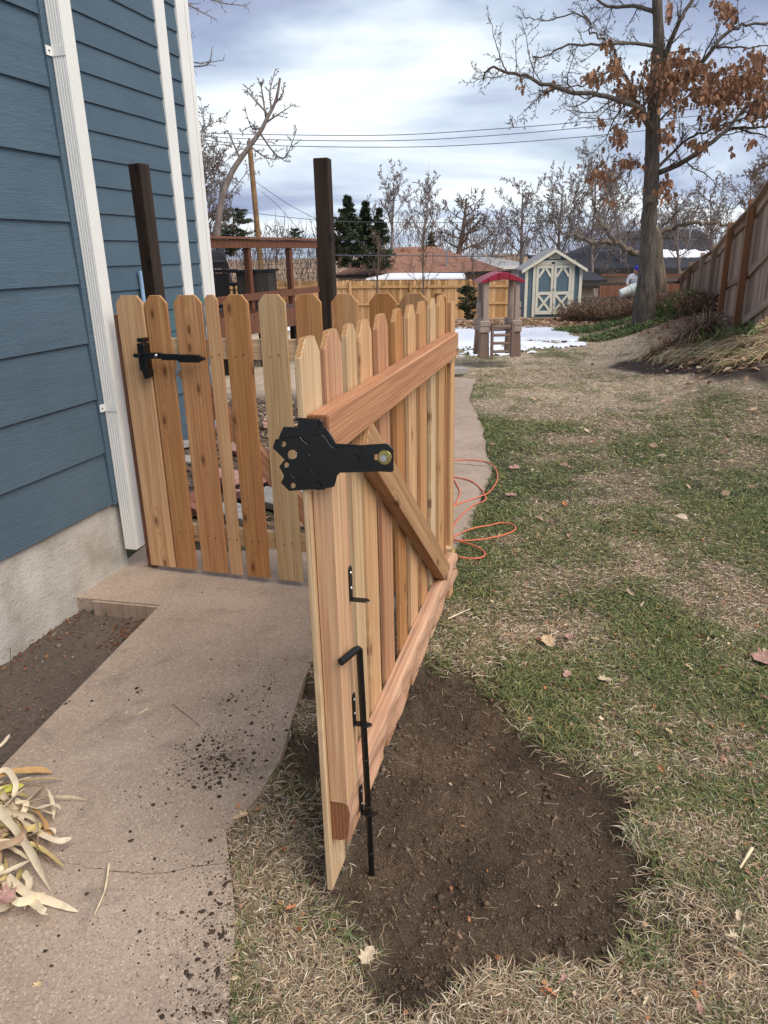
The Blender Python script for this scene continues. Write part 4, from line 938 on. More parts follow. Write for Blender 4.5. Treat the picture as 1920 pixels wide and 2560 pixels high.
def house_grey():
    Y = 56; a = at_Y(1165, 640, Y); b = at_Y(1312, 668, Y); O = Vector((a[0], Y, 0)); root = thing('house', 'pale grey-roofed house with white eaves seen behind the shed', 'house', O)
    x0 = a[0]-O.x-2; x1 = b[0]-O.x+1; z0 = b[2]+.1; hip(root, x0, x1, 0, 8, z0, at_Y(1180, 636, Y+4)[2], x0+1, x0+3.2, SHG)
    MB().box((x0+.3, .4, z0-3), (x1-.5, 7.6, z0-.03)).obj('wall', plain('white_gable_wall', (.62, .64, .66), .7), root); MB().box((x0, -.1, z0-.2), (x1, -.01, z0+.03)).obj('eave', WHITE, root)
house_grey()
def snow_strip(root, O, pts, name='snow_patch'):
    pts = [Vector(p)-O for p in pts]; n = 26; top = []; bot = []
    for i in range(n+1):
        t = i/n; a = pts[0].lerp(pts[1], t); b = pts[3].lerp(pts[2], t); j = random.uniform(-.22, .22); top.append(a.lerp(b, .12+j*.8)); bot.append(b.lerp(a, random.uniform(0, .12)))
    V = top+bot[::-1]; up = Vector((0, -.03, .07)); V2 = [v+up for v in V]; k = len(V)
    F = [(i, i+1, 2*(n+1)-2-i, 2*(n+1)-1-i) for i in range(n)]; F2 = [tuple(q+k for q in f) for f in F]; S = [(i, (i+1) % k, k+(i+1) % k, k+i) for i in range(k)]
    return MB().add(V+V2, F+F2+S).obj(name, SNOW, root)
def house_dark():
    Y = 47; O = Vector(at_Y(1640, 672, Y)); O.z = 0; root = thing('house', 'charcoal-roofed house with a band of snow above its eave, right of the oak', 'house', O)
    q = lambda x, y, yy: Vector(at_Y(1400+x*.217, 520+y*.217, yy))-O
    ev = q(1150, 700, Y).z; rz = q(900, 262, Y+5).z; xl = q(760, 0, Y).x-4.0; xr = q(2200, 0, Y).x
    hip(root, xl, xr, 0, 10, ev, rz, q(780, 0, Y+5).x, xr-1, SHD)
    MB().box((xl+.4, .5, ev-3), (xr-.4, 9.5, ev-.03)).obj('wall', WALLG, root); MB().box((xl-.1, -.1, ev-.35), (xr+.1, -.01, ev+.04)).obj('eave', GUT, root)
    w_ = MB().box((1.5, .4, ev-2.2), (3.8, .49, ev-.9)).obj('window', WHITE, root); MB().box((1.6, .38, ev-2.1), (3.7, .395, ev-1.0)).obj('pane', GLASS, w_)
    sl = (rz-ev)/5
    yA = (q(1400, 530, Y+2.4).z-ev)/sl; 
    P = lambda x, t: Vector((O.x+x, Y+t, ev+sl*t+.04))
    x0 = q(1090, 0, Y+1.5).x; x1 = q(1900, 0, Y+1.5).x
    snow_strip(root, O, [P(x0, 2.2), P(x1, 2.0), P(x1, 1.0), P(x0, 1.15)])
    for x in (1360, 1500): a = q(x, 270, Y+3.5); m = MB(); m.tube([a-Vector((0, 0, .5)), a+Vector((0, 0, .9))], .09, 6); m.obj('vent_pipe', ZINC, root)
    m = MB().bar(Vector((x0-3, 3.9, ev+sl*3.9+.02)), Vector((xr-2, 3.9, ev+sl*3.9+.02)), .25, .06); m.obj('ridge_line', GUT, root)
    # nearer lower house left of the oak
    Y2 = 40; O2 = Vector(at_Y(1560, 672, Y2)); O2.z = 0; r2 = thing('house', 'low charcoal-roofed house with snow at its left edge behind the person', 'house', O2)
    g = lambda x, y, yy: Vector(at_Y(1400+x*.217, 520+y*.217, yy))-O2
    ev = g(480, 702, Y2).z; hip(r2, g(-20, 0, Y2).x, g(920, 0, Y2).x+.5, 0, 8, ev, g(500, 418, Y2+4).z, g(430, 0, Y2+4).x, g(880, 0, Y2+4).x, SHD)
    MB().box((g(40, 0, Y2).x, .5, ev-3), (g(920, 0, Y2).x, 7.5, ev-.03)).obj('wall', WALLG, r2); MB().box((g(-30, 0, Y2).x, -.1, ev-.3), (g(930, 0, Y2).x+.5, -.01, ev+.03)).obj('eave', GUT, r2)
    # porch roof
    e2 = g(260, 852, Y2-5).z; xx0 = g(-60, 0, Y2-5).x; xx1 = g(600, 0, Y2-5).x; t0 = g(560, 580, Y2-.6)
    m = MB(); V = [(xx0, -5, e2), (xx1, -5, e2), (xx1-.2, -.3, ev+.25), (xx0-.3, -.3, ev+.75)]; V += [(x, y, z+.08) for x, y, z in V]; m.add(V, [(0, 1, 2, 3), (4, 5, 6, 7), (0, 1, 5, 4), (1, 2, 6, 5), (2, 3, 7, 6), (3, 0, 4, 7)]); m.obj('porch_roof', SHD, r2)
    MB().box((xx0, -5.08, e2-.28), (xx1, -5.005, e2+.06)).obj('gutter', GUT, r2); MB().box((xx0+.3, -4.7, e2-2.6), (xx1-.5, -1, e2-.05)).obj('porch_wall', WALLG, r2)
    a = Vector(V[4]); b = Vector(V[5]); c = Vector(V[6]); d = Vector(V[7]); F_ = lambda s, t: (a.lerp(b, s)).lerp(d.lerp(c, s), t)+Vector((0, 0, .02))+O2
    snow_strip(r2, O2, [F_(.02, .75), F_(.30, .72), F_(.36, .40), F_(.02, .36)]); snow_strip(r2, O2, [F_(.02, .98), F_(.62, 1.0), F_(.6, .96), F_(.02, .90)])
house_dark()

# ------------------------------------------------------------------ utility pole and wires
def pole():
    Y = 42; a = at_Y(646, 600, Y); b = at_Y(623, 352, Y); root = thing('utility_pole', 'tall brown utility pole beyond the deck at the left', 'pole', (a[0], Y, a[2]-3))
    O = np.array([a[0], Y, a[2]-3]); m = MB(); d = unit(b-a); m.tube([a-d*4-O, b-O], [.16, .13], 10); m.obj('pole', plain('pole_wood', (.22, .135, .07), .8, .3, 3), root)
    m = MB(); m.tube([b-O+np.array([0, 0, -.3]), b-O+np.array([0, 0, .12])], .05, 6); m.obj('insulator', GUT, root)
pole()
WIRE = plain('wire', (.09, .10, .13), .6)
def wire(pts, r, label, Y0, Y1, group='overhead wires'):
    n = len(pts); P = [at_Y(x, y, Y0+(Y1-Y0)*i/(n-1)) for i, (x, y) in enumerate(pts)]; Q = smooth_pts(P, 24); m = MB(); m.tube([q-P[0] for q in Q], r, 4)
    tag(m.obj('wire', WIRE, None, loc=P[0]), label, 'wire', group)
wire([(440, 330), (640, 336), (960, 338), (1200, 325), (1500, 300), (2000, 240)], .022, 'highest of three power lines crossing the sky', 42, 42)
wire([(440, 335), (640, 348), (960, 352), (1200, 341), (1500, 315), (2000, 262)], .022, 'middle one of three power lines crossing the sky', 42, 42)
wire([(440, 342), (640, 362), (960, 368), (1200, 361), (1500, 338), (2000, 285)], .022, 'lowest of three power lines crossing the sky', 42, 42)
wire([(470, 512), (650, 535), (820, 552), (1000, 556), (1250, 560), (1500, 590)], .018, 'thin pale cable passing behind the right dark post', 38, 38)
wire([(640, 455), (720, 510), (800, 552)], .016, 'slack cable dropping from the utility pole to the right', 41, 38)
wire([(655, 480), (700, 520), (760, 590)], .012, 'faint cable dropping steeply beside the utility pole', 41, 38)
wire([(830, 638), (1000, 639), (1260, 640), (1500, 628), (1700, 600), (1920, 560)], .03, 'black cable strung in front of the brown roof', 38, 38)

# ------------------------------------------------------------------ trees beyond
def tb(px, py, Y): p = at_Y(px, py, Y); return (p[0], Y, p[2])
def th(px0, py0, px1, py1, Y): a = at_Y(px0, py0, Y); b = at_Y(px1, py1, Y); return b[2]-a[2], (b[0]-a[0])/(b[2]-a[2])
GB_ = 'bare trees beyond the back fence'
def bt(px, py, tx, ty, Y, label, seed, drop=1.5, **k):
    H, ln = th(px, py, tx, ty, Y); b = tb(px, py, Y); H += drop
    return bare_tree('bare_tree', (b[0]-ln*drop, b[1], b[2]-drop), H, label, seed, lean=(ln, 0), group=GB_, **k)
bt(1148, 610, 1165, 445, 52, 'broad round-crowned bare tree behind the brown roof', 21, bark=BARKB, r=.42, fork=.22, nl=16, spread=.85, dens=1.35, depth=4, up=.10, minr=.011, cap=9000)
bt(985, 600, 1000, 400, 50, 'slender pale bare tree left of the round-crowned one', 22, r=.22, nl=12, spread=.32, dens=1.1, depth=4, up=.12, minr=.011, cap=4500)
bt(1060, 600, 1090, 405, 54, 'second slender pale bare tree just left of the round crown', 23, r=.24, nl=12, spread=.34, dens=1.1, depth=4, up=.12, minr=.011, cap=4500)
bt(1300, 640, 1285, 425, 46, 'bare tree rising above the shed roof', 24, r=.28, nl=13, spread=.5, dens=1.2, depth=4, up=.09, minr=.010, cap=7000)
bt(1400, 640, 1380, 400, 40, 'dense purplish twiggy tree right above the shed', 25, r=.2, nl=20, spread=.5, dens=1.7, depth=4, up=.08, minr=.009, cap=10000)
bt(1480, 660, 1470, 350, 38, 'tall broom-like bare tree between shed and oak', 26, r=.2, nl=20, spread=.34, dens=1.3, depth=4, up=.16, wig=.10, minr=.0085, cap=9000)
bt(1550, 660, 1560, 380, 41, 'thin upright bare tree just left of the oak trunk', 27, r=.18, nl=16, spread=.36, dens=1.3, depth=4, up=.14, minr=.009, cap=7000)
bt(1700, 640, 1700, 440, 40, 'bare tree immediately right of the oak trunk', 28, r=.18, nl=16, spread=.5, dens=1.3, depth=4, up=.12, minr=.009, cap=7000)
bt(1780, 620, 1790, 430, 37, 'upright bare tree above the charcoal roof at right', 29, r=.16, nl=16, spread=.42, dens=1.3, depth=4, up=.13, minr=.0085, cap=7000)
bt(1870, 600, 1860, 370, 34, 'thin bare tree rising behind the right fence', 30, r=.14, nl=14, spread=.36, dens=1.3, depth=4, up=.12, minr=.008, cap=6000)
bt(1935, 600, 1915, 330, 30, 'bare tree at the far right edge behind the fence', 31, bark=BARKB, r=.16, nl=14, spread=.4, dens=1.2, depth=4, up=.12, minr=.007, cap=6000)
bt(1225, 650, 1235, 480, 60, 'distant low bare tree left of the shed', 32, r=.2, nl=12, spread=.5, dens=1.1, depth=4, up=.1, minr=.012, cap=4000)
bt(900, 610, 905, 545, 60, 'small far bare tree behind the rooftop cooler', 33, bark=BARKB, r=.15, nl=12, spread=.6, dens=1.2, depth=3, up=.08, minr=.013)
bt(695, 600, 700, 545, 56, 'small bare tree showing over the deck railing', 34, bark=BARKB, r=.14, nl=12, spread=.6, dens=1.2, depth=3, up=.08, minr=.012)
# left leaning tree and the twiggy mass beside the house
def left_trees():
    Y = 34; rg = np.random.default_rng(50)
    pts = [(540, 640), (550, 520), (575, 440), (610, 385), (650, 330), (668, 295), (690, 250), (700, 195)]
    Q = smooth_pts([at_Y(x, y, Y) for x, y in pts], 24); O = Q[0].copy(); root = thing('bare_tree', 'bare tree with a curved leaning trunk at the left, beyond the deck', 'tree', O, 0, GB_)
    V, F = tubes_np([(Q, np.linspace(.15, .045, 24))], 8); link('trunk', mesh_np('trunk', V-O, F, [BARKG], True), root); b = []
    for (fx_, tx, ty) in ((14, 612, 270), (15, 735, 260), (16, 650, 205), (17, 625, 220), (18, 690, 170), (19, 710, 210), (12, 600, 330), (11, 690, 400), (13, 740, 330), (9, 560, 330)):
        E_ = at_Y(tx, ty, Y+rg.uniform(-1, 1)); L_ = smooth_pts([Q[fx_], (Q[fx_]+E_)/2+rg.normal(0, .25, 3), E_], 9); b.append((L_, np.linspace(.05, .012, 9))); sprout(b, L_, .04, .016, 3, rg, 5, .36, .02, .22, .0125, cap=16000, angle=.75)
    V, F = tubes_np(b, 3); link('crown', mesh_np('crown', V-O, F, [BARKG]), root)
    for (px, py, tx, ty, sd_, lab) in ((520, 620, 470, 230, 51, 'dense twiggy bare tree close beside the white house corner'), (500, 620, 520, 330, 52, 'lower twiggy bare tree between house corner and leaning tree')):
        bt(px, py, tx, ty, 36, lab, sd_, r=.26, nl=22, spread=.42, dens=1.4, depth=4, up=.04, wig=.22, minr=.009, cap=10000)
left_trees()
# branches of a street tree reaching in past the house corner
def corner_branches():
    rg = np.random.default_rng(60); Y = 14
    root = thing('bare_tree', 'bare branches reaching into the sky past the upper house corner', 'tree', tuple(at_Y(150, -100, Y)), 0); O = at_Y(150, -100, Y)
    b = []; 
    for pts in ([(300, -60), (430, -15), (470, 10), (500, 28), (540, 48)], [(300, -60), (440, -25), (520, -5), (560, 8), (620, 15)], [(330, 60), (440, 130), (465, 148), (500, 158), (560, 150)], [(330, 60), (430, 90), (470, 100), (480, 85)], [(440, 150), (470, 165), (520, 160), (530, 118)]):
        Q = smooth_pts([at_Y(x, y, Y) for x, y in pts], 14); b.append((Q, np.linspace(.02, .005, 14))); sprout(b, Q, .016, .005, 2, rg, 5, .22, .0, .25, .0035, start=.3)
    V, F = tubes_np(b, 4); link('crown', mesh_np('crown', V-O, F, [BARKG]), root)
    T = smooth_pts([at_Y(150, 900, Y), at_Y(160, 300, Y), at_Y(300, -60, Y)], 12); V, F = tubes_np([(T, np.linspace(.2, .04, 12))], 8); T2 = smooth_pts([at_Y(160, 300, Y), at_Y(250, 150, Y), at_Y(330, 60, Y)], 8); V2, F2 = tubes_np([(T2, np.linspace(.08, .03, 8))], 6)
    link('trunk', mesh_np('trunk', V-O, F, [BARKG], True), root); link('limb', mesh_np('limb', V2-O, F2, [BARKG], True), root)
corner_branches()
# old pale tree behind the oak with sprawling limbs
def old_tree():
    rg = np.random.default_rng(70); Y = 21
    g = lambda x, y, dy=0: at_Y(1400+x*.217, 520+y*.217, Y+dy)
    O = at_Y(1650, 790, Y); root = thing('bare_tree', 'old pale-barked tree directly behind the oak with low sprawling limbs', 'tree', O)
    T = smooth_pts([O-np.array([0, 0, .6]), g(1140, 900), g(1110, 600), g(1100, 330), g(1060, 260)], 16); V, F = tubes_np([(T, np.linspace(.22, .15, 16))], 10); link('trunk', mesh_np('trunk', V-O, F, [BARKP], True), root)
    b = []
    for pts, r0 in (([(1080, 640), (860, 520), (760, 470), (650, 400), (560, 270), (480, 180)], .13), ([(650, 400), (540, 395), (400, 400), (290, 370), (220, 330), (100, 290), (-60, 230)], .10), ([(1090, 300), (1300, 215), (1480, 180), (1660, 170), (1900, 190), (2100, 240)], .09),
                    ([(1090, 250), (1200, 190), (1330, 60), (1380, -100)], .05), ([(600, 450), (560, 600), (545, 660), (570, 730)], .03), ([(480, 180), (400, 60), (360, -120)], .05), ([(1500, 180), (1560, 60), (1600, -150)], .03), ([(300, 370), (180, 250), (90, 100), (60, -80)], .03), ([(720, 440), (800, 300), (880, 100), (960, -60)], .03)):
        r0 *= .72; Q = smooth_pts([g(x, y, -.5*(i > 1)) for i, (x, y) in enumerate(pts)], len(pts)*4); Q += rg.normal(0, .03, Q.shape); V, F = tubes_np([(Q, np.linspace(r0, r0*.45, len(Q)))], 7); link('limb', mesh_np('limb', V-O, F, [BARKP], True), root); sprout(b, Q, r0*.3, r0*.15, 3, rg, 4, .45, .10, .2, .0048, cap=20000)
    V, F = tubes_np(b, 3); link('crown', mesh_np('crown', V-O, F, [BARKG]), root)
old_tree()
GS = 'saplings in front of the cedar fence'
for px, py, tx, ty, Y, sd_, lab in ((945, 760, 925, 560, 27, 81, 'thin multi-stemmed sapling left of the others before the cedar fence'), (1055, 770, 1060, 500, 27, 82, 'taller multi-stemmed sapling in front of the middle of the cedar fence'), (1190, 770, 1180, 500, 28, 83, 'slim sapling just left of the maroon play roof')):
    H, ln = th(px, py, tx, ty, Y); b = tb(px, py, Y); bare_tree('bare_sapling', b, H, lab, sd_, bark=BARKB, r=.07, lean=(ln, 0), fork=.05, nl=9, spread=.2, dens=1.6, depth=3, up=.1, minr=.006, group=GS, cat='sapling')
NEED = attr_mat('evergreen_needles', .8)
def evergreen(px, py, tx, ty, Y, wpx, label, seed, cone=True):
    rg = np.random.default_rng(seed); a = at_Y(px, py, Y); b = at_Y(tx, ty, Y); H = b[2]-a[2]; W = wpx/FPX*Y; root = thing('evergreen_tree', label, 'evergreen tree', a, 0, 'evergreens beyond the fences')
    m = MB(); m.tube([(0, 0, 0), (b[0]-a[0], 0, H*.95)], [.15, .03], 6); m.obj('trunk', BARKB, root)
    nb = 95; tb_ = np.sort(rg.random(nb)**.9)*.97; ab = rg.uniform(0, 6.28, nb); pf = ((1-tb_)**.85+.05) if cone else np.sqrt(np.clip(1-(2*tb_-1)**2, .05, 1)); Lb = W/2*pf*rg.uniform(.5, 1.3, nb)
    n = 7500; k_ = rg.integers(0, nb, n); q = rg.uniform(.1, 1, n)**.7; t = tb_[k_]; r_ = Lb[k_]*q; ang = ab[k_]+rg.normal(0, .16, n); c = np.stack([np.cos(ang)*r_+(b[0]-a[0])*t, np.sin(ang)*r_, H*t+r_*rg.uniform(-.1, .3)+rg.normal(0, .045*H/4, n)], 1); s = rg.uniform(.09, .24, n)[:, None]*min(1.1, H/4)
    d = np.stack([np.cos(ang), np.sin(ang), np.full(n, .5)], 1)+rg.normal(0, .6, (n, 3)); d /= np.linalg.norm(d, axis=1, keepdims=True); e = np.cross(d, rg.normal(0, 1, (n, 3))); e /= np.linalg.norm(e, axis=1, keepdims=True)
    V = np.stack([c-e*s*.3, c+e*s*.3, c+d*s], 1).reshape(-1, 3); F = np.arange(n*3).reshape(n, 3); k = (rg.uniform(.5, 1.4, n)*(.6+.8*rg.random(nb)[k_]))[:, None]; C_ = np.repeat(np.array([.04, .056, .03])*k, 3, 0)
    link('foliage', mesh_np('foliage', V, F, [NEED], False, C_), root, kind='stuff')
evergreen(872, 670, 868, 488, 44, 100, 'tallest dark evergreen just right of the right dark post', 91); evergreen(915, 670, 914, 505, 45, 88, 'dark evergreen second from the dark post', 92); evergreen(950, 670, 948, 520, 46, 76, 'dark evergreen right of the group, above the rooftop cooler', 93)
evergreen(850, 670, 846, 540, 43, 80, 'lower bushy evergreen beside the dark post', 94, False)
evergreen(580, 640, 585, 520, 40, 110, 'round pine showing above the deck railing at left', 95, False); evergreen(1075, 640, 1078, 578, 62, 34, 'small far evergreen peak above the brown roof', 96); evergreen(735, 620, 737, 572, 55, 40, 'small dark evergreen above the deck railing near the post', 97, False)
evergreen(1175, 800, 1165, 715, 27.5, 46, 'dark evergreen shrub behind the play tower', 98, False)

# ------------------------------------------------------------------ person with buckets behind the oak
def person():
    Y = 22.8; k = Y*math.cos(PIT)/FPX*1.0
    g = lambda x, y, dy=0: at_Y(1510+x*.0844, 650+y*.0844, Y+dy)
    hd = g(985, 330); z0 = hd[2]-1.62; O = Vector((hd[0], Y, z0)); root = thing('person', 'person in grey hoodie and blue cap carrying two white buckets beside the oak', 'person', O)
    L = lambda x, y, dy=0: Vector(g(x, y, dy))-O
    hip = L(900, 980); hip.z = .92; hip.x = L(930, 0).x
    J = [hip, Vector((hip.x, 0, 1.12)), L(880, 560, 0), L(905, 420), L(975, 370), Vector((hd[0]-O.x, -.02, 1.66))]
    sh_l = L(770, 480, -.05); el_l = L(670, 640, -.12); ha_l = L(700, 760, -.2); fi_l = L(720, 800, -.22); sh_r = L(1000, 480, .05); el_r = L(1040, 660, -.1); ha_r = L(985, 740, -.2)
    kn = [Vector((hip.x-.10, -.05, .5)), Vector((hip.x+.10, .08, .5))]; ft = [Vector((hip.x-.12, .02, .06)), Vector((hip.x+.12, .10, .06))]; toe = [q+Vector((.02, -.16, -.02)) for q in ft]
    hl = [Vector((hip.x-.09, 0, .88)), Vector((hip.x+.09, 0, .88))]
    vs_ = J+[sh_l, el_l, ha_l, fi_l, sh_r, el_r, ha_r]+hl+kn+ft+toe
    ed = [(0, 1), (1, 2), (2, 3), (3, 4), (4, 5), (2, 6), (6, 7), (7, 8), (8, 9), (2, 10), (10, 11), (11, 12), (0, 13), (0, 14), (13, 15), (14, 16), (15, 17), (16, 18), (17, 19), (18, 20)]
    rad = [.15, .15, .16, .075, .07, .09, .075, .055, .035, .03, .075, .055, .038, .10, .10, .065, .065, .045, .045, .035, .035]
    me = bpy.data.meshes.new('body'); me.from_pydata([tuple(v) for v in vs_], ed, []); o = link('body', me, root)
    sk = o.modifiers.new('skin', 'SKIN'); 
    for i, v in enumerate(me.skin_vertices[0].data): v.radius = (rad[i], rad[i]*.85); v.use_root = (i == 0)
    sb = o.modifiers.new('sub', 'SUBSURF'); sb.levels = 2; sb.render_levels = 2
    dg = bpy.context.evaluated_depsgraph_get(); nm = bpy.data.meshes.new_from_object(o.evaluated_get(dg)); o.modifiers.clear(); o.data = nm
    HOOD = plain('grey_hoodie_cloth', (.42, .43, .50), .9, .1, 14); SKIN = plain('skin', (.52, .27, .19), .55, .05); JEAN = plain('dark_trousers', (.035, .04, .06), .9, .2); SHOE = plain('dark_shoe', (.03, .03, .03), .7)
    for q in (HOOD, SKIN, JEAN, SHOE): nm.materials.append(q)
    for p in nm.polygons:
        c = p.center; p.use_smooth = True; p.material_index = 0
        if c.z > L(0, 440).z+.03: p.material_index = 1
        elif c.z < .13: p.material_index = 3
        elif c.z < .95: p.material_index = 2
        if (c-ha_l).length < .07 or (c-fi_l).length < .07 or (c-ha_r).length < .06: p.material_index = 1
    hc = Vector((hd[0]-O.x, -.02, 1.64))
    bm = bmesh.new(); bmesh.ops.create_uvsphere(bm, u_segments=16, v_segments=12, radius=.108); 
    for v in bm.verts: v.co.z *= 1.2; v.co.y *= 1.08; 
    me = bpy.data.meshes.new('head'); bm.to_mesh(me); bm.free(); me.materials.append(SKIN); h = link('head', me, root, hc, (R(20), 0, R(25)))
    for p in me.polygons: p.use_smooth = True
    q = MB(); q.tube([(0, -.112, -.02), (0, -.135, -.035)], [.012, .018], 6); q.obj('nose', SKIN, h)
    for s in (-1, 1):
        q = MB(); q.tube([(s*.038, -.100, .015), (s*.038, -.112, .015)], .011, 8); q.obj('eye', SHOE, h); q = MB(); q.tube([(s*.103, 0, 0), (s*.118, .005, 0)], .026, 8); q.obj('ear', SKIN, h)
    q = MB(); q.box((-.03, -.112, -.066), (.03, -.098, -.058)); q.obj('mouth', MAR, h)
    CAP = plain('royal_blue_cap', (.035, .035, .32), .8); q = MB(); n = 14; V = []; F = []
    for j in range(5):
        t = j/4*math.pi/2
        for i in range(n): a = 2*math.pi*i/n; V.append((.117*math.cos(t)*math.cos(a), .126*math.cos(t)*math.sin(a), .035+.115*math.sin(t)))
    for j in range(4):
        for i in range(n): F.append((j*n+i, j*n+(i+1) % n, (j+1)*n+(i+1) % n, (j+1)*n+i))
    q.add(V, F, 0, True); q.prism([(math.cos(a)*.085, -.10-math.sin(a)*.085) for a in np.linspace(0, math.pi, 9)], .035, .045, 'z'); cp = q.obj('cap', CAP, h)
    q = MB(); q.prism([(-.02, .07), (.02, .07), (.02, .105), (-.02, .105)], -.131, -.127, 'y'); q.obj('cap_badge', WHITE, cp)
    q = MB(); HR = plain('dark_hair', (.015, .012, .012), .8); q.tube([(0, .05, .02), (0, .10, -.03), (0, .12, -.10)], [.09, .075, .04], 8); q.obj('hair', HR, h)
    q = MB(); q.tube([(0, .02, -.17), (0, .07, -.11)], [.135, .10], 10); q.obj('hood', HOOD, h)
    cu = bpy.data.curves.new('chest_text', 'FONT'); cu.body = 'COLO'; cu.size = .12; cu.extrude = .002; cu.align_x = 'CENTER'; to = bpy.data.objects.new('t', cu); COL.objects.link(to); bpy.context.view_layer.update()
    tm = bpy.data.meshes.new_from_object(to.evaluated_get(bpy.context.evaluated_depsgraph_get())); bpy.data.objects.remove(to); tm.materials.clear(); tm.materials.append(JEAN); c = L(900, 585, -.0); link('chest_text', tm, root, (c.x, -.185, c.z-.06), (R(82), 0, 0))
    # buckets
    BK = plain('white_bucket_plastic', (.68, .72, .70), .45, .06, 4); BK2 = plain('greenish_bucket_plastic', (.50, .58, .54), .45, .06, 4)
    a = Vector(g(480, 1000, -.35)); b = Vector(g(830, 870, -.35)); c = Vector(g(960, 820, -.35)); d = (b-a).normalized()
    for (p0, p1, r0, r1, mt, lab) in ((a, b, .115, .145, BK, 'white bucket stacked at the lower end in the hands of the person'), (a+(b-a)*.82, c+d*.02, .150, .158, BK2, 'pale greenish bucket nested over the white one by the oak trunk')):
        rt = thing('bucket', lab, 'bucket', p0, 0, 'buckets carried by the person'); q = MB(); dd = p1-p0; u_ = dd.orthogonal().normalized(); q.tube([(0, 0, 0), dd], [r0, r1], 18, caps=False); q.tube([(0, 0, 0), d*.004], [r0-.001, r0-.001], 18); q.obj('body', mt, rt)
        q = MB(); q.tube([dd*.92, dd*.97], [r1+.008, r1+.008], 18); q.obj('rim', mt, rt)
        q = MB(); s1 = d.cross(Vector((0, 1, 0))).normalized(); q.tube([dd+s1*r1, dd*.7+s1*(r1+.03), dd*.5-Vector((0, r1+.05, 0)), dd*.7-s1*(r1+.03), dd-s1*r1], .004, 5); q.obj('handle', DKMET, rt)
person()
#PART3
# ------------------------------------------------------------------ lawn blades
def far_wood():
    rg = np.random.default_rng(101); n = 26000; x = rg.uniform(-70, 90, n); y = rg.uniform(62, 95, n); hmax = 2.5+7.5*fbm(x*.12, y*.05, 4, 7); t = rg.random(n)
    z = -2.2+t*hmax; L_ = rg.uniform(.5, 1.6, n); dx = rg.normal(0, .45, n); wd = rg.uniform(.012, .03, n)*1.3
    a = np.stack([x, y, z], 1); d = np.stack([dx, rg.normal(0, .3, n), np.ones(n)], 1); d /= np.linalg.norm(d, axis=1, keepdims=True); tip = a+d*L_[:, None]; w_ = np.stack([wd, np.zeros(n), np.zeros(n)], 1)
    V = np.stack([a-w_, a+w_, tip], 1).reshape(-1, 3); k = rg.uniform(.6, 1.3, n)[:, None]; C = np.repeat(np.array([.14, .115, .11])*k, 3, 0)
    link('distant_trees', mesh_np('distant_trees', V, np.arange(n*3).reshape(n, 3), [BLADE], False, C), kind='stuff', label='hazy mass of far bare treetops along the horizon', cat='trees')
far_wood()
def ribbons(P, W, C, side=None):     # P (N,m,3) centre lines, W (N,m) half widths, C (N,3)
    N, m, _ = P.shape; T = np.gradient(P, axis=1); T /= np.linalg.norm(T, axis=2, keepdims=True)+1e-9
    if side is None: side = np.cross(T, np.array([0, 0, 1.])); side /= np.linalg.norm(side, axis=2, keepdims=True)+1e-9
    A = P-side*W[..., None]; B = P+side*W[..., None]; V = np.stack([A, B], 2).reshape(-1, 3)
    idx = np.arange(N*m*2).reshape(N, m, 2); F = np.stack([idx[:, :-1, 0], idx[:, :-1, 1], idx[:, 1:, 1], idx[:, 1:, 0]], -1).reshape(-1, 4)
    return V, F, np.repeat(C, m*2, 0)
def scatter(rg, x0, x1, y0, y1, dens):
    n = int((x1-x0)*(y1-y0)*dens); return rg.uniform(x0, x1, n), rg.uniform(y0, y1, n)
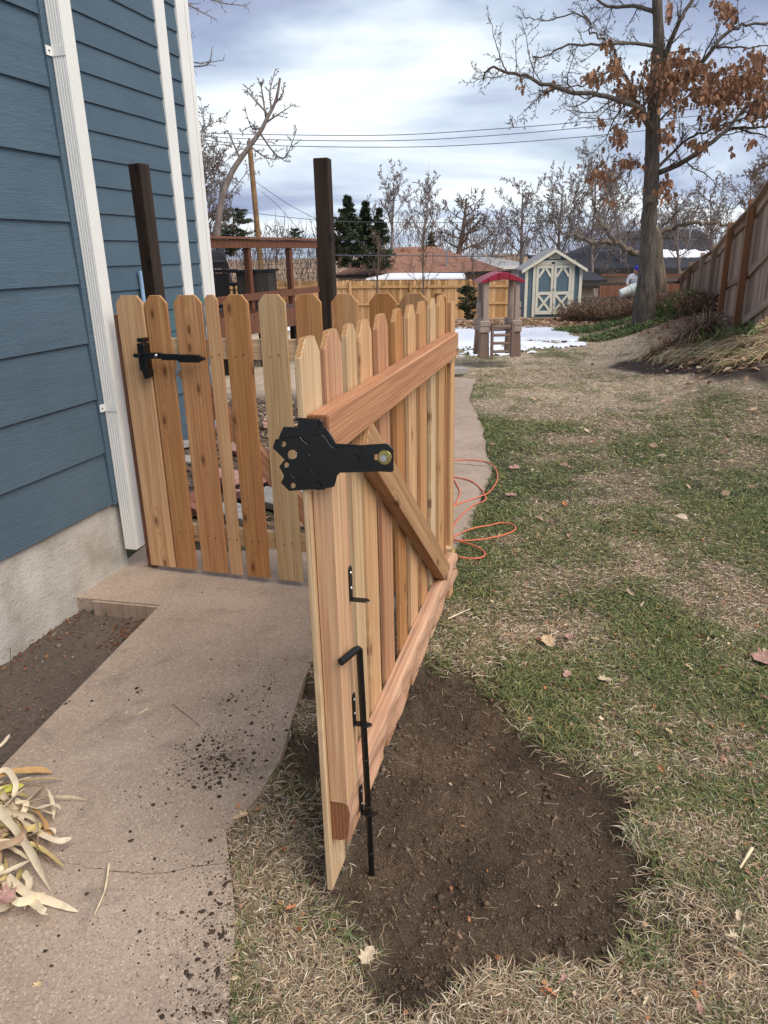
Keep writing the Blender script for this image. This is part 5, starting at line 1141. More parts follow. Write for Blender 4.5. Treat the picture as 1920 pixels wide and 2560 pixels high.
def grass():
    rg = np.random.default_rng(200); xs, ys = [], []
    for b in ((-.75, 1.9, .75, 2.2, 38000), (-.75, 2.4, 2.2, 3.2, 26000), (-.3, 3.3, 3.2, 5, 14500), (.3, 5, 5, 8, 4600), (.5, 7, 8, 12, 2100), (-1.5, 10, 12, 21, 620)):
        x, y = scatter(rg, *b); xs.append(x); ys.append(y)
    x = np.concatenate(xs); y = np.concatenate(ys)
    dp = poly_dist(x, y, PATHP); ip = inpath(x, y); dm = dirtmask(x, y); g = greenness(x, y)
    ok = (~ip | (dp < .018+.07*rg.random(len(x))**3)) & (rg.random(len(x)) > dm*1.25-.02)
    ok &= ~((x < -1.1+(y-3.5)*.15) & (y < 3.8)) & ~((x < -.2) & (y > 3.0) & (y < 12)) & (x > -1)
    d = poly_dist(x, y, MULCHP); ok &= ~(in_poly(x, y, MULCHP) & (rg.random(len(x)) < .97)) & ~((x-3.4-(y-8)*.24 > .3) & (y > 8.7) & (rg.random(len(x)) < .85)) & (y < 20.8)
    ok &= rg.random(len(x)) < (.30+1.2*fbm(x*7, y*7, 4, 301))*np.where((x < -.1) & (y > 1.6) & (y < 3.2), .75, 1)
    ok &= ~((snowmask(x, y) > .5) & (rg.random(len(x)) < .5))
    x, y, g, dm = x[ok], y[ok], g[ok], dm[ok]; n = len(x)
    isg = rg.random(n) < np.clip(g*1.05, .04, .93)
    L = np.where(isg, rg.uniform(.018, .048, n), rg.uniform(.014, .042, n))*(1+.055*y)*(1+.5*(dm > .05)); W = np.where(isg, .0009, .0008)*rg.uniform(.6, 1.35, n)*(1+.33*y)
    az = rg.uniform(0, 6.283, n)+1.5*fbm(x*3, y*3, 2, 12)*3; up = np.where(isg, rg.uniform(.1, .9, n), rg.uniform(.02, .4, n)); h = np.stack([np.cos(az), np.sin(az), np.zeros(n)], 1)
    z = zground(x, y)+rg.uniform(0, .012, n)*(1+.1*y)-.002
    p0 = np.stack([x, y, z], 1); up3 = np.array([0, 0, 1.])
    d1 = h+up3*up[:, None]; d1 /= np.linalg.norm(d1, axis=1, keepdims=True); bend = rg.uniform(.1, .9, n)[:, None]
    tw = rg.normal(0, .35, (n, 3)); tw[:, 2] *= .3
    p1 = p0+d1*L[:, None]*.5; d2 = d1-up3*bend*.9+tw; d2 /= np.linalg.norm(d2, axis=1, keepdims=True); p2 = p1+d2*L[:, None]*.5; p2[:, 2] = np.maximum(p2[:, 2], z+.001)
    s = np.stack([-h[:, 1], h[:, 0], np.zeros(n)], 1)+up3*rg.normal(0, .5, (n, 1)); s /= np.linalg.norm(s, axis=1, keepdims=True)
    w3 = W[:, None]; V = np.stack([p0-s*w3, p0+s*w3, p1+s*w3*.9, p1-s*w3*.9, p2], 1).reshape(-1, 3)
    i = np.arange(n)[:, None]*5; F = np.concatenate([i+np.array([[0, 1, 2]]), i+np.array([[0, 2, 3]]), i+np.array([[3, 2, 4]])], 0)
    k = rg.uniform(.45, 1.4, n)[:, None]; hu = rg.random(n)[:, None]
    cg = (np.array([.16, .20, .06])*(1-hu)+np.array([.16, .195, .10])*hu)*k; mellow = (rg.random(n) < .3)[:, None]; cg = np.where(mellow, np.array([.27, .25, .10])*k, cg)
    cs = (np.array([.56, .45, .30])*(1-hu)+np.array([.36, .255, .165])*hu)*k; pale = (rg.random(n) < .13)[:, None]; cs = np.where(pale, np.array([.74, .66, .52]), cs)
    farg = sm((y-6)/6)[:, None]; cs = cs*(1-farg*.12)
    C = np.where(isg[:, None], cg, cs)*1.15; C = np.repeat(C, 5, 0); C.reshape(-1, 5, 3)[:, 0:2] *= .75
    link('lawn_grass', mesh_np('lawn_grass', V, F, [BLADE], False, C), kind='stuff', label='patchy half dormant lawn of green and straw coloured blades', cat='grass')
grass()

# ------------------------------------------------------------------ loose soil, crumbs, litter
ICO = None
def ico(octa=True):
    if octa: return np.array([(1,0,0),(0,1,0),(-1,0,0),(0,-1,0),(.1,.1,1),(0,0,-1)], float), np.array([(0,1,4),(1,2,4),(2,3,4),(3,0,4),(1,0,5),(2,1,5),(3,2,5),(0,3,5)])
    bm = bmesh.new(); bmesh.ops.create_icosphere(bm, subdivisions=1, radius=1); bm.verts.ensure_lookup_table(); V = np.array([v.co for v in bm.verts]); F = np.array([[v.index for v in f.verts] for f in bm.faces]); bm.free(); return V, F
OV, OF = ico(); IV2, IF2 = ico(False)
def blobs(name, x, y, z, s, C, mat, rg, flat=1.0, smooth=False, geo=0, **k):
    IV, IF = (OV, OF) if geo == 0 else (IV2, IF2); n = len(x); jit = 1+rg.normal(0, .22, (n, len(IV), 1)); sc = rg.uniform(.7, 1.3, (n, 1, 3)); sc[..., 2] *= flat
    V = IV[None]*jit*sc*s[:, None, None]; a = rg.uniform(0, 6.28, n); ca, sa = np.cos(a)[:, None], np.sin(a)[:, None]; V = np.stack([V[..., 0]*ca-V[..., 1]*sa, V[..., 0]*sa+V[..., 1]*ca, V[..., 2]], -1)
    V = V+np.stack([x, y, z], 1)[:, None]; F = (IF[None]+np.arange(n)[:, None, None]*len(IV)).reshape(-1, 3)
    return link(name, mesh_np(name, V.reshape(-1, 3), F, [mat], smooth, np.repeat(C, len(IV), 0)), **k)
def soil():
    rg = np.random.default_rng(210); x, y = scatter(rg, -.45, .95, 1.05, 3.15, 40000); dm = dirtmask(x, y); cl = fbm(x*8, y*8, 3, 55); ok = rg.random(len(x)) < (dm+.16*np.exp(-(poly_dist(x, y, DIRTP)/.13)**2))*(.25+1.1*cl); cl = cl[ok]; x, y = x[ok], y[ok]; n = len(x)
    s = .0016+.0017*rg.pareto(2.7, n); s = np.minimum(s, np.where(cl > .56, .012, .0048)); k = rg.uniform(.65, 1.4, n)[:, None]; C = (np.array([.115, .079, .052]))*k*(.5+1.0*fbm(x*4, y*4, 6, 88))[:, None]; C[rg.random(n) < .03] = (.16, .13, .10)
    blobs('soil_clods', x, y, zground(x, y)+s*.05, s, C, CLOD, rg, .65, kind='stuff', label='crumbly clods of freshly dug brown soil beneath the open gate', cat='soil')
    # crumbs spilled on the path
    pts = []
    for px, py, sx, sy, m in ((560, 1890, 45, 35, 900), (505, 1925, 50, 25, 500), (500, 1950, 90, 60, 260), (665, 1790, 40, 60, 300), (575, 1745, 12, 8, 60), (455, 1868, 10, 6, 60), (345, 1728, 9, 5, 40), (560, 2340, 40, 120, 500), (530, 2520, 60, 30, 300), (450, 2330, 110, 130, 420), (540, 2200, 60, 90, 300), (600, 1800, 60, 60, 160), (560, 2440, 70, 90, 330), (300, 2200, 260, 260, 330), (400, 1650, 200, 150, 70), (640, 1720, 40, 50, 110)):
        q = rg.normal(0, 1, (m, 2)); 
        for u_, v_ in q: pts.append(at_z(px+u_*sx, py+v_*sy, 0)[:2])
    P = np.array(pts); ok = inpath(P[:, 0], P[:, 1]); P = P[ok]; n = len(P); s = np.minimum(.0010+.0008*rg.pareto(2.0, n), .008)
    C = np.array([.06, .042, .03])*rg.uniform(.6, 1.3, (n, 1)); blobs('soil_crumbs', P[:, 0], P[:, 1], np.full(n, .001), s, C, CLOD, rg, .5, geo=1, kind='stuff', label='dark soil crumbs scattered over the concrete path', cat='soil')
    # bed along the wall: pebbles and chips
    x, y = scatter(rg, -2.1, -1.05, 1.6, 3.7, 900); ok = (~inpath(x, y)) & (x < -1.1+(y-3.5)*.15); x, y = x[ok], y[ok]; n = len(x); s = .002+.0022*rg.pareto(2.4, n); s = np.minimum(s, .016)
    C = np.array([.19, .15, .12])*rg.uniform(.5, 1.5, (n, 1)); C[rg.random(n) < .06] = (.5, .46, .4); blobs('bed_gravel', x, y, zground(x, y)+s*.2, s, C, CLOD, rg, .7, kind='stuff', label='gritty soil and pebbles in the bed against the foundation', cat='gravel')
soil()
LT = np.array([(0, 0), (.32, .3), (.36, .6), (0, 1.05), (-.36, .6), (-.32, .3)])
def litter(name, x, y, s, C, rg, lift=.004, narrow=.8, label=None, cat='leaves', curl=.5, z=None):
    n = len(x); a = rg.uniform(0, 6.28, n); t = rg.normal(0, .35, (n, 2)); ex = np.stack([np.cos(a), np.sin(a), t[:, 0]], 1); ey = np.stack([-np.sin(a), np.cos(a), t[:, 1]], 1); nz = np.cross(ex, ey)
    cu = rg.uniform(-.2, 1, n)*curl; L_ = LT; q = s[:, None, None]
    zz = (zground(x, y) if z is None else z)+lift*rg.uniform(.5, 2.5, n)+s*.12
    V = np.stack([x, y, zz], 1)[:, None]+ex[:, None]*L_[None, :, :1]*q*narrow+ey[:, None]*(L_[None, :, 1:]-.5)*q+nz[:, None]*(np.abs(L_[None, :, :1])*1.6+(L_[None, :, 1:]-.5)**2)*q*cu[:, None, None]
    me = mesh_np(name, V.reshape(-1, 3), np.arange(n*6).reshape(n, 6), [LEAFM], False, np.repeat(C, 6, 0)); return link(name, me, kind='stuff', label=label, cat=cat)
def palette(rg, n, cols): i = rg.integers(0, len(cols), n); return np.array(cols)[i]*rg.uniform(.6, 1.3, (n, 1))
OR_ = [(.48, .19, .08), (.40, .17, .09), (.50, .28, .13), (.42, .28, .17), (.30, .15, .10), (.55, .42, .27), (.33, .18, .13)]
def leaves_all():
    rg = np.random.default_rng(220); x, y = scatter(rg, -.6, 2.2, 1.0, 4.5, 190); ok = rg.random(len(x)) < (1-.85*dirtmask(x, y))*(.4+1.0*fbm(x*2.5, y*2.5, 3, 61)); ip = inpath(x, y); ok &= ~ip | (rg.random(len(x)) < .12); x, y = x[ok], y[ok]
    litter('leaf_litter', x, y, rg.uniform(.007, .022, len(x)), palette(rg, len(x), OR_), rg, label='small orange and brown fallen leaves across the near lawn', z=np.where(inpath(x, y), .002, zground(x, y)+.008))
    x, y = scatter(rg, -2.1, -1.0, 1.5, 3.7, 2600); left = (x < -1.1+(y-3.5)*.15) & ~inpath(x, y); dd = poly_dist(x, y, [(-1.66, .5), (-1.387, 2.254), (-1.183, 3.506), (-1.497, 3.6)], False); dw = np.abs((x+1.51)*.959-(y-4.08)*.284)
    ok = left & (rg.random(len(x)) < .06+.8*np.exp(-(dd/.07)**2)*(y < 2.6)+1.6*np.exp(-(((x+1.27)/.14)**2+((y-3.36)/.14)**2))+.5*np.exp(-(dw/.06)**2)); x, y = x[ok], y[ok]
    litter('leaf_litter', x, y, rg.uniform(.008, .022, len(x)), palette(rg, len(x), [(.24, .085, .045), (.18, .07, .04), (.14, .08, .055), (.30, .15, .08)]), rg, label='reddish brown leaf bits gathered in the bed along the wall')
    x, y = scatter(rg, -2.6, .3, 4.4, 9.5, 330); ok = ~inpath(x, y); x, y = x[ok], y[ok]
    litter('leaf_litter', x, y, rg.uniform(.03, .075, len(x)), palette(rg, len(x), [(.26, .17, .11), (.33, .23, .15), (.18, .11, .075), (.42, .32, .22), (.20, .12, .09), (.07, .085, .04)]), rg, .01, label='dry leaves and twigs covering the ground behind the closed gate')
    x, y = scatter(rg, 3.4, 11, 8.8, 20, 60); ok = (x-3.4-(y-8)*.24 > .1) & ~((snowmask(x, y) > .4)); x, y = x[ok], y[ok]
    litter('leaf_litter', x, y, rg.uniform(.05, .12, len(x)), palette(rg, len(x), [(.30, .17, .10), (.40, .27, .17), (.22, .12, .075), (.46, .36, .26)]), rg, .015, label='brown leaves lying over the garden bank below the right fence')
    x, y = scatter(rg, -1, 9, 20.6, 24.2, 130); litter('leaf_litter', x, y, rg.uniform(.07, .14, len(x)), palette(rg, len(x), [(.42, .27, .16), (.50, .36, .23), (.30, .18, .11)]), rg, .02, label='band of tan leaves in front of the shed beyond the snow')
    x, y = scatter(rg, 1.0, 7, 4.5, 12, 5); ok = ~inpath(x, y) & ~((x-3.4-(y-8)*.24 > .1)&(y>8.6)); x, y = x[ok], y[ok]
    litter('leaf_litter', x, y, rg.uniform(.04, .09, len(x)), palette(rg, len(x), [(.45, .30, .20), (.36, .22, .15), (.55, .43, .32)]), rg, .02, label='scattered tan leaves farther out on the lawn')
    # straw bits and roots on the dug soil
    x, y = scatter(rg, -.3, .85, 1.25, 3.0, 170); ok = dirtmask(x, y) > .4; x, y = x[ok], y[ok]; n = len(x); z = zground(x, y)+.006; a = rg.uniform(0, 6.28, n); L_ = rg.uniform(.012, .05, n); h = np.stack([np.cos(a), np.sin(a), rg.uniform(-.05, .25, n)], 1)
    P = np.stack([np.stack([x, y, z], 1)+h*(L_*t)[:, None]+rg.normal(0, .003, (n, 3)) for t in (0, .35, .7, 1)], 1); W = np.repeat(rg.uniform(.0004, .0010, n)[:, None], 4, 1); V, F, C = ribbons(P, W, palette(rg, n, [(.55, .44, .28), (.40, .28, .17), (.65, .55, .38)]))
    link('root_bits', mesh_np('root_bits', V, F, [BLADE], False, C), kind='stuff', label='pale grass roots and straw bits lying on the dug soil', cat='straw')
leaves_all()
def fallen():
    tpl = np.array([(0, -.1), (.04, 0), (.22, .12), (.4, .1), (.3, .3), (.5, .5), (.28, .55), (.3, .85), (0, 1.05), (-.28, .82), (-.25, .55), (-.5, .48), (-.3, .3), (-.42, .1), (-.2, .12), (-.04, 0)])
    rg = np.random.default_rng(230); mats = [plain('fallen_leaf_%s' % n, c, .7, .25, 60, which='Object') for n, c in (('tan', (.50, .36, .22)), ('pink', (.38, .22, .18)), ('cream', (.50, .40, .27)), ('rust', (.45, .18, .08)))]
    def leaf(px, py, s, mi, label, group=None, narrow=.9, z=.012):
        p = at_z(px, py, z-.03 if dirtmask(np.array([at_z(px, py, 0)[0]]), np.array([at_z(px, py, 0)[1]]))[0] > .5 else z); V = [(u_*s*narrow, v_*s, s*(.45*u_*u_*2+.25*(v_-.5)**2*rg.uniform(.4, 1.6))) for u_, v_ in tpl]; V = [(0, s*.5, 0)]+V; n = len(tpl)
        me = MB().add(V, [(0, i+1, (i+1) % n+1) for i in range(n)]).mesh('fallen_leaf', mats[mi]); m2 = link('fallen_leaf', me, None, p, (rg.normal(0, .25), rg.normal(0, .25), rg.uniform(0, 6.28)), label, 'leaf', group); return m2
    leaf(622, 2035, .05, 0, 'tan curled leaf on the path edge left of the gate', z=.006); leaf(1495, 1697, .055, 2, 'pale cream leaf standing up on the lawn right of the dug soil'); leaf(1425, 1680, .045, 1, 'pinkish leaf beside the pale cream leaf')
    leaf(1290, 1240, .08, 1, 'brown leaf inside the loop of the orange cord'); leaf(905, 2410, .05, 2, 'pale curled leaf at the lower edge of the dug soil'); leaf(1360, 2470, .035, 3, 'rusty oval leaf at the bottom right of the soil', narrow=.5)
    leaf(715, 2275, .032, 3, 'small orange leaf near the foot of the gate', narrow=.6); leaf(40, 2250, .09, 1, 'purplish brown oak leaf on the pile of dry blades', z=.05); leaf(340, 1556, .07, 0, 'tan leaf at the corner of the bed beside the path', z=-.05)
    leaf(105, 2455, .03, 0, 'small tan leaf on the path below the pile', z=.004); leaf(1300, 1170, .09, 1, 'crumpled tan leaf on the lawn by the path edge'); leaf(1880, 1640, .12, 1, 'large oak leaf at the right edge of the lawn'); leaf(1360, 1590, .09, 0, 'long folded oak leaf lying behind the dug soil'); leaf(1420, 1600, .08, 1, 'second folded oak leaf behind the dug soil', narrow=.6)
    for i in range(46):
        px = rg.uniform(1250, 1910); py = rg.uniform(1080, 2540); q = at_z(px, py, 0)
        if dirtmask(np.array([q[0]]), np.array([q[1]]))[0] > .2: continue
        leaf(px, py, rg.uniform(.022, .042)*(1 if py > 1500 else 1.8), (mi := int(rg.integers(0, 4))), 'small %s leaf %s' % (('tan', 'pinkish', 'pale buff', 'rust-orange')[mi], ('nearest the camera' if py > 2150 else 'level with the dug soil' if py > 1600 else 'just beyond the dug soil' if py > 1330 else 'level with the orange cord')+(' near the right edge' if px > 1700 else ' in the left part of the lawn' if px < 1480 else ' in the middle lawn')), 'fallen leaves on the lawn', rg.uniform(.35, .65), z=.015)
    TW = plain('dry_twig', (.12, .08, .055), .9, .3, 20); ST = plain('pale_straw', (.66, .55, .36), .7, .2, 30)
    def stick(pts, r, mat, label, cat='twig'): P = smooth_pts([at_z(x, y, z) for x, y, z in pts], 10); m = MB(); m.tube([q-P[0] for q in P], [r*1.1]*5+[r*.7]*5, 6); tag(m.obj('stick', mat, None, loc=P[0]), label, cat)
    stick([(272, 2160, .008), (262, 2225, .01), (235, 2288, .006)], .0032, ST, 'pale dry stalk lying across the crack in the path'); stick([(1120, 1547, .012), (1175, 1522, .02)], .004, ST, 'pale splinter of wood lying behind the open gate')
    stick([(430, 1760, .003), (470, 1790, .003), (500, 1815, .003)], .001, TW, 'thin dark twig on the middle of the path'); stick([(30, 1690, -.08), (25, 1620, .05)], .0025, TW, 'thin twig standing up in the bed by the foundation')
    stick([(1880, 2120, .02), (1850, 2170, .015)], .005, ST, 'pale splinter on the lawn at the lower right'); 
    for px, py, dx, dy, lab in ((345, 1785, 50, -28, 'longer'), (315, 1784, 3, -10, 'tiny'), (95, 2035, 12, -8, 'small')):
        a = at_z(px, py, .003); b = at_z(px+dx*.5, py+dy*.5, .003); v = (b-a); tag(MB().bar((0, 0, 0), v, .006, .003).obj('wood_chip', ST, None, loc=a), lab+' pale wood chip lying on the path', 'wood chip')
fallen()

# ------------------------------------------------------------------ pile of dry strap leaves, bottom left
def pile():
    rg = np.random.default_rng(240); c = at_z(60, 2080, 0); root = thing('dry_leaf_pile', 'pile of bleached dry strap leaves spilling onto the path at the lower left', 'leaf pile', (c[0], c[1], 0)); O = np.array([c[0], c[1], 0.])
    tr = [([(-60, 1980, .02), (10, 1925, .07), (40, 1960, .07), (30, 2000, .03)], .012, 0), ([(-80, 1960, .05), (20, 1932, .05), (90, 1925, .03), (130, 1932, .015)], .012, 3), ([(-80, 1985, .06), (20, 1960, .05), (90, 1950, .04), (160, 1947, .02)], .011, 1), ([(-120, 2000, .06), (0, 1975, .055), (60, 1962, .05)], .013, 2),
          ([(-20, 2050, .05), (60, 1975, .08), (110, 1970, .08), (130, 2010, .05), (133, 2050, .02)], .011, 0), ([(0, 2030, .04), (100, 2000, .04), (170, 1996, .02), (228, 2003, .008)], .010, 0), ([(-40, 1990, .09), (30, 2060, .08), (80, 2130, .06), (130, 2230, .01)], .016, 0), ([(-60, 2010, .07), (40, 2030, .09), (95, 2055, .07), (90, 2140, .03)], .014, 0),
          ([(80, 2020, .05), (110, 2055, .05), (128, 2110, .02)], .011, 3), ([(-30, 2150, .05), (40, 2105, .06), (120, 2075, .05), (138, 2085, .03)], .013, 0), ([(-60, 2210, .05), (20, 2180, .06), (80, 2150, .04)], .014, 0), ([(20, 2190, .05), (70, 2235, .04), (120, 2250, .02), (195, 2280, .006)], .012, 0), ([(60, 2180, .04), (75, 2210, .04), (62, 2275, .01)], .011, 0),
          ([(-80, 2120, .07), (20, 2110, .09), (60, 2075, .08), (30, 2040, .05)], .015, 4), ([(-40, 2260, .04), (10, 2270, .03), (40, 2250, .03)], .012, 0), ([(-60, 1900, .05), (0, 1865, .04), (25, 1835, .02)], .008, 0)]
    for _ in range(90):
        a = rg.uniform(0, 6.28); p = np.array([rg.uniform(-130, 70), rg.uniform(1990, 2250)]); l = rg.uniform(60, 170); d = np.array([math.cos(a), math.sin(a)*.9])
        tr.append(([(p[0], p[1], rg.uniform(.01, .06)), (p[0]+d[0]*l*.5+rg.normal(0, 15), p[1]+d[1]*l*.5+rg.normal(0, 15), rg.uniform(.02, .07)), (p[0]+d[0]*l, p[1]+d[1]*l, rg.uniform(.005, .05))], rg.uniform(.008, .014), int(rg.choice([0, 0, 0, 4, 1]))))
    cols = [(.72, .60, .42), (.52, .40, .17), (.48, .46, .08), (.48, .28, .11), (.36, .245, .155)]; mats = []
    for i, cc in enumerate(cols):
        t = NT('strap_leaf_%d' % i); v = t.coord('Object', rand=5); n = t.noise(v, 35, 4, .6); st = t.noise(v, 160, 3, .6); t.mat.name = ('bleached_leaf', 'golden_leaf', 'yellow_green_leaf', 'orange_leaf', 'brown_leaf')[i]
        col = t.mix(t.mr(n, .5, .75, 0, .5), cc, tuple(x*.55 for x in cc)); mats.append(t.out(col, .6, t.bump(st, .001, .5)))
    for pts, w_, mi in tr:
        w_ *= rg.uniform(.65, 1.2); n = 18; Q = smooth_pts([at_z(x, y, z*.75) for x, y, z in pts], n); tt = np.linspace(0, 1, n); W = w_*np.clip(np.minimum(1, (1-tt)*4.5)**.8*(.6+.4*np.minimum(1, tt*4))*(1+.12*np.sin(tt*rg.uniform(8, 16))), .04, 1); T = unit_rows(np.gradient(Q, axis=0)); tw = rg.uniform(-.9, .9)+np.cumsum(rg.normal(0, .12, n))
        s0 = unit_rows(np.cross(T, np.array([0, 0, 1.]))); u0 = np.cross(s0, T); S = s0*np.cos(tw)[:, None]+u0*np.sin(tw)[:, None]; U = np.cross(S, T)
        A = Q-S*W[:, None]+U*W[:, None]*.35; M_ = Q; B = Q+S*W[:, None]+U*W[:, None]*.35
        V = np.stack([A, M_, B], 1).reshape(-1, 3)-O; V[:, 2] = np.maximum(V[:, 2], .0025); F = []
        for i in range(n-1): b = i*3; F += [(b, b+1, b+4, b+3), (b+1, b+2, b+5, b+4)]
        lb = 'yellow-green blade' if mi == 2 else None; link('leaf_blade', mesh_np('leaf_blade', V, F, [mats[mi]], True), root, label=lb)
def unit_rows(a): return a/(np.linalg.norm(a, axis=-1, keepdims=True)+1e-9)
pile()

# ------------------------------------------------------------------ orange cord
def cord():
    c = lambda pts: [(1080+x*.244, 900+y*.244) for x, y in pts]
    seq = [(40, 1400), (60, 1180), (120, 1060), (180, 1038), (300, 1022), (450, 1028), (560, 1045), (630, 1080), (668, 1160), (665, 1240), (600, 1340), (540, 1380), (400, 1430), (250, 1480), (180, 1530), (100, 1620), (40, 1500), (60, 1260), (175, 1200), (250, 1202), (400, 1240), (500, 1320), (545, 1390), (540, 1440), (420, 1490), (300, 1590), (230, 1680), (200, 1760), (165, 1830), (110, 1880),
           (60, 1600), (60, 1200), (130, 1140), (200, 1185), (260, 1290), (285, 1360), (240, 1470), (190, 1550), (140, 1650), (90, 1800), (170, 1830), (280, 1780), (420, 1725), (600, 1690), (700, 1668), (790, 1675), (845, 1700), (855, 1730), (800, 1770), (650, 1812), (480, 1840), (300, 1850), (180, 1828), (100, 1810), (180, 1835), (330, 1870), (450, 1910), (530, 1960), (538, 2000), (480, 2030), (350, 2030), (240, 2005), (205, 1975)]
    P = []
    for i, (x, y) in enumerate(c(seq)):
        q = at_z(x, y, .0); zz = .006 if inpath(np.array([q[0]]), np.array([q[1]]))[0] else max(.0, zat(q[0], q[1]))+.024; P.append(at_z(x, y, zz))
    Q = smooth_pts(P, len(P)*6); O = P[-1].copy(); root = thing('extension_cord', 'orange extension cord looped over the path and grass behind the open gate', 'cord', O); m = MB(); m.tube([q-O for q in Q], .0048, 7); m.obj('cord', CORD, root)
    q = MB(); d = Vector((-.35, -.75, .3)).normalized(); q.tube([(0, .004, .004), Vector((0, 0, .008))+d*.028, Vector((0, 0, .008))+d*.03], [.012, .024, .023], 16); p = q.obj('outlet_plug', YEL, root)
    e = d.orthogonal().normalized(); f = d.cross(e)
    for (u_, v_) in ((.010, 0), (-.006, .009), (-.006, -.009)): q = MB(); b = Vector((0, 0, .008))+d*.0302+e*u_+f*v_; q.tube([b, b+d*.0012], .0052, 8); q.obj('socket_hole', DKMET, p)
cord()

# ------------------------------------------------------------------ snow, pavers, garden plants
def snow():
    rg = np.random.default_rng(250)
    def sheet(x0, x1, y0, y1, st, fn, name, lab):
        xs = np.arange(x0, x1, st); ys = np.arange(y0, y1, st); X, Y = np.meshgrid(xs, ys); x, y = X.ravel(), Y.ravel(); m = fn(x, y)
        z = zground(x, y)+np.clip(m*.35, -.015, .05)+.012*(fbm(x*6, y*6, 3, 8)-.5)*(m > 0)
        nx = len(xs); i = (np.arange(len(ys)-1)[:, None]*nx+np.arange(nx-1)).ravel(); F = np.stack([i, i+1, i+nx+1, i+nx], 1); keep = (m[F] > -.02).all(1); F = F[keep]; u_, inv = np.unique(F, return_inverse=True)
        link(name, mesh_np(name, np.stack([x, y, z], 1)[u_], inv.reshape(F.shape), [SNOW], True), kind='structure')
    sheet(-1.8, 7.6, 12.5, 21.6, .055, lambda x, y: snowmask(x, y)*(.62+.55*sm((y-16)/3))-.70+(fbm(x*2.6, y*1.6, 5, 91)-.32)*1.15-.25*(1-sm((y-12.4)/3.2)), 'snow', '')
    q = at_g(620, 822); sheet(q[0]-3, q[0]+2.2, q[1]-1.4, q[1]+2.2, .07, lambda x, y: .5-np.hypot((x-q[0])/2.6, (y-q[1])/1.6)*.5+(fbm(x*2, y*2, 3, 95)-.5)*.4, 'snow', '')
snow()
def pavers():
    rg = np.random.default_rng(260); PK_ = [plain('pink_paver', (.40, .235, .20), .9, .12, 20, .6), plain('grey_paver', (.30, .285, .27), .9, .15, 20, .6), plain('red_paver', (.30, .13, .10), .9, .12, 20, .6)]
    q = lambda x, y, z: at_z(440+x*.2713, 860+y*.2713, z)
    L = [(330, 700, .03, 0, .16), (560, 960, .05, 0, .2), (500, 1230, .10, 0, .30), (860, 1190, .10, 0, .30), (170, 1400, .08, 2, .28), (90, 930, .02, 1, .18), (880, 1420, .06, 1, .30), (560, 1560, .03, 1, .30), (130, 1080, .03, 1, .16), (215, 1520, .03, 2, .22), (1150, 1430, .07, 1, .28), (1160, 1610, .02, 0, .26), (430, 800, .02, 0, .15), (720, 1050, .04, 2, .2), (1000, 1100, .05, 0, .24), (300, 1180, .03, 0, .2), (700, 1380, .05, 0, .28), (860, 760, .01, 0, .15), (1040, 900, .02, 1, .18), (480, 1600, .0, 1, .24)]
    for kq, (x, y, z, mi, s) in enumerate(L):
        p = q(x, y, z); zg = zat(p[0], p[1]); h = .06; m = MB().box((-s/2, -s*.36, -h/2), (s/2, s*.36, h/2)); lab = ('pinkish', 'grey', 'dark red')[mi]+' paving block '+('high' if y < 900 else 'midway' if y < 1250 else 'low' if y < 1500 else 'lowest')+' in the heap behind the '+('left-hand' if x < 400 else 'middle' if x < 700 else 'right-hand' if x < 1020 else 'rightmost')+' pickets of the closed gate'
        o = m.obj('paving_block', PK_[mi], None, .006, loc=(p[0], p[1], max(z, zg+.04)), rot=(rg.normal(0, .16), rg.normal(0, .16), rg.uniform(-.9, .9))); tag(o, lab, 'paving block', 'paving blocks heaped behind the closed gate')
    p = at_z(1143, 926, .03); o = MB().box((-.13, -.10, -.05), (.13, .10, .05)).obj('paving_block', PK_[1], None, .01, loc=p, rot=(0, .05, .3)); tag(o, 'single grey block at the far end of the concrete path', 'paving block')
    a = np.array([-1.56, 3.581, -.055]); b = np.array([-1.192, 3.493, -.055]); o = MB().bar((0, 0, 0), b-a, .018, .105).obj('form_board', FWEA, None, .002, loc=a); tag(o, 'brown form board edging the path notch beside the foundation', 'board')
pavers()
def garden_wire():
    G_ = plain('green_coated_wire', (.03, .28, .14), .5); root = thing('wire_fence', 'thin green garden wire fence behind the closed gate by the house wall', 'wire fence', at_Y(505, 870, 5.4)); O = at_Y(505, 870, 5.4)
    for i, px in enumerate((430, 452, 477, 505)): m = MB(); m.tube([at_Y(px, 742 if i in (0, 3) else 745, 5.4)-O, at_Y(px+6, 900, 5.4)-O], .0035 if i == 3 else .0015, 5); m.obj('upright_wire', G_, root)
    for y in (744, 768, 795, 825, 860): m = MB(); m.tube([at_Y(425, y+4, 5.4)-O, at_Y(507, y, 5.4)-O], .0018, 4); m.obj('cross_wire', G_, root)
garden_wire()
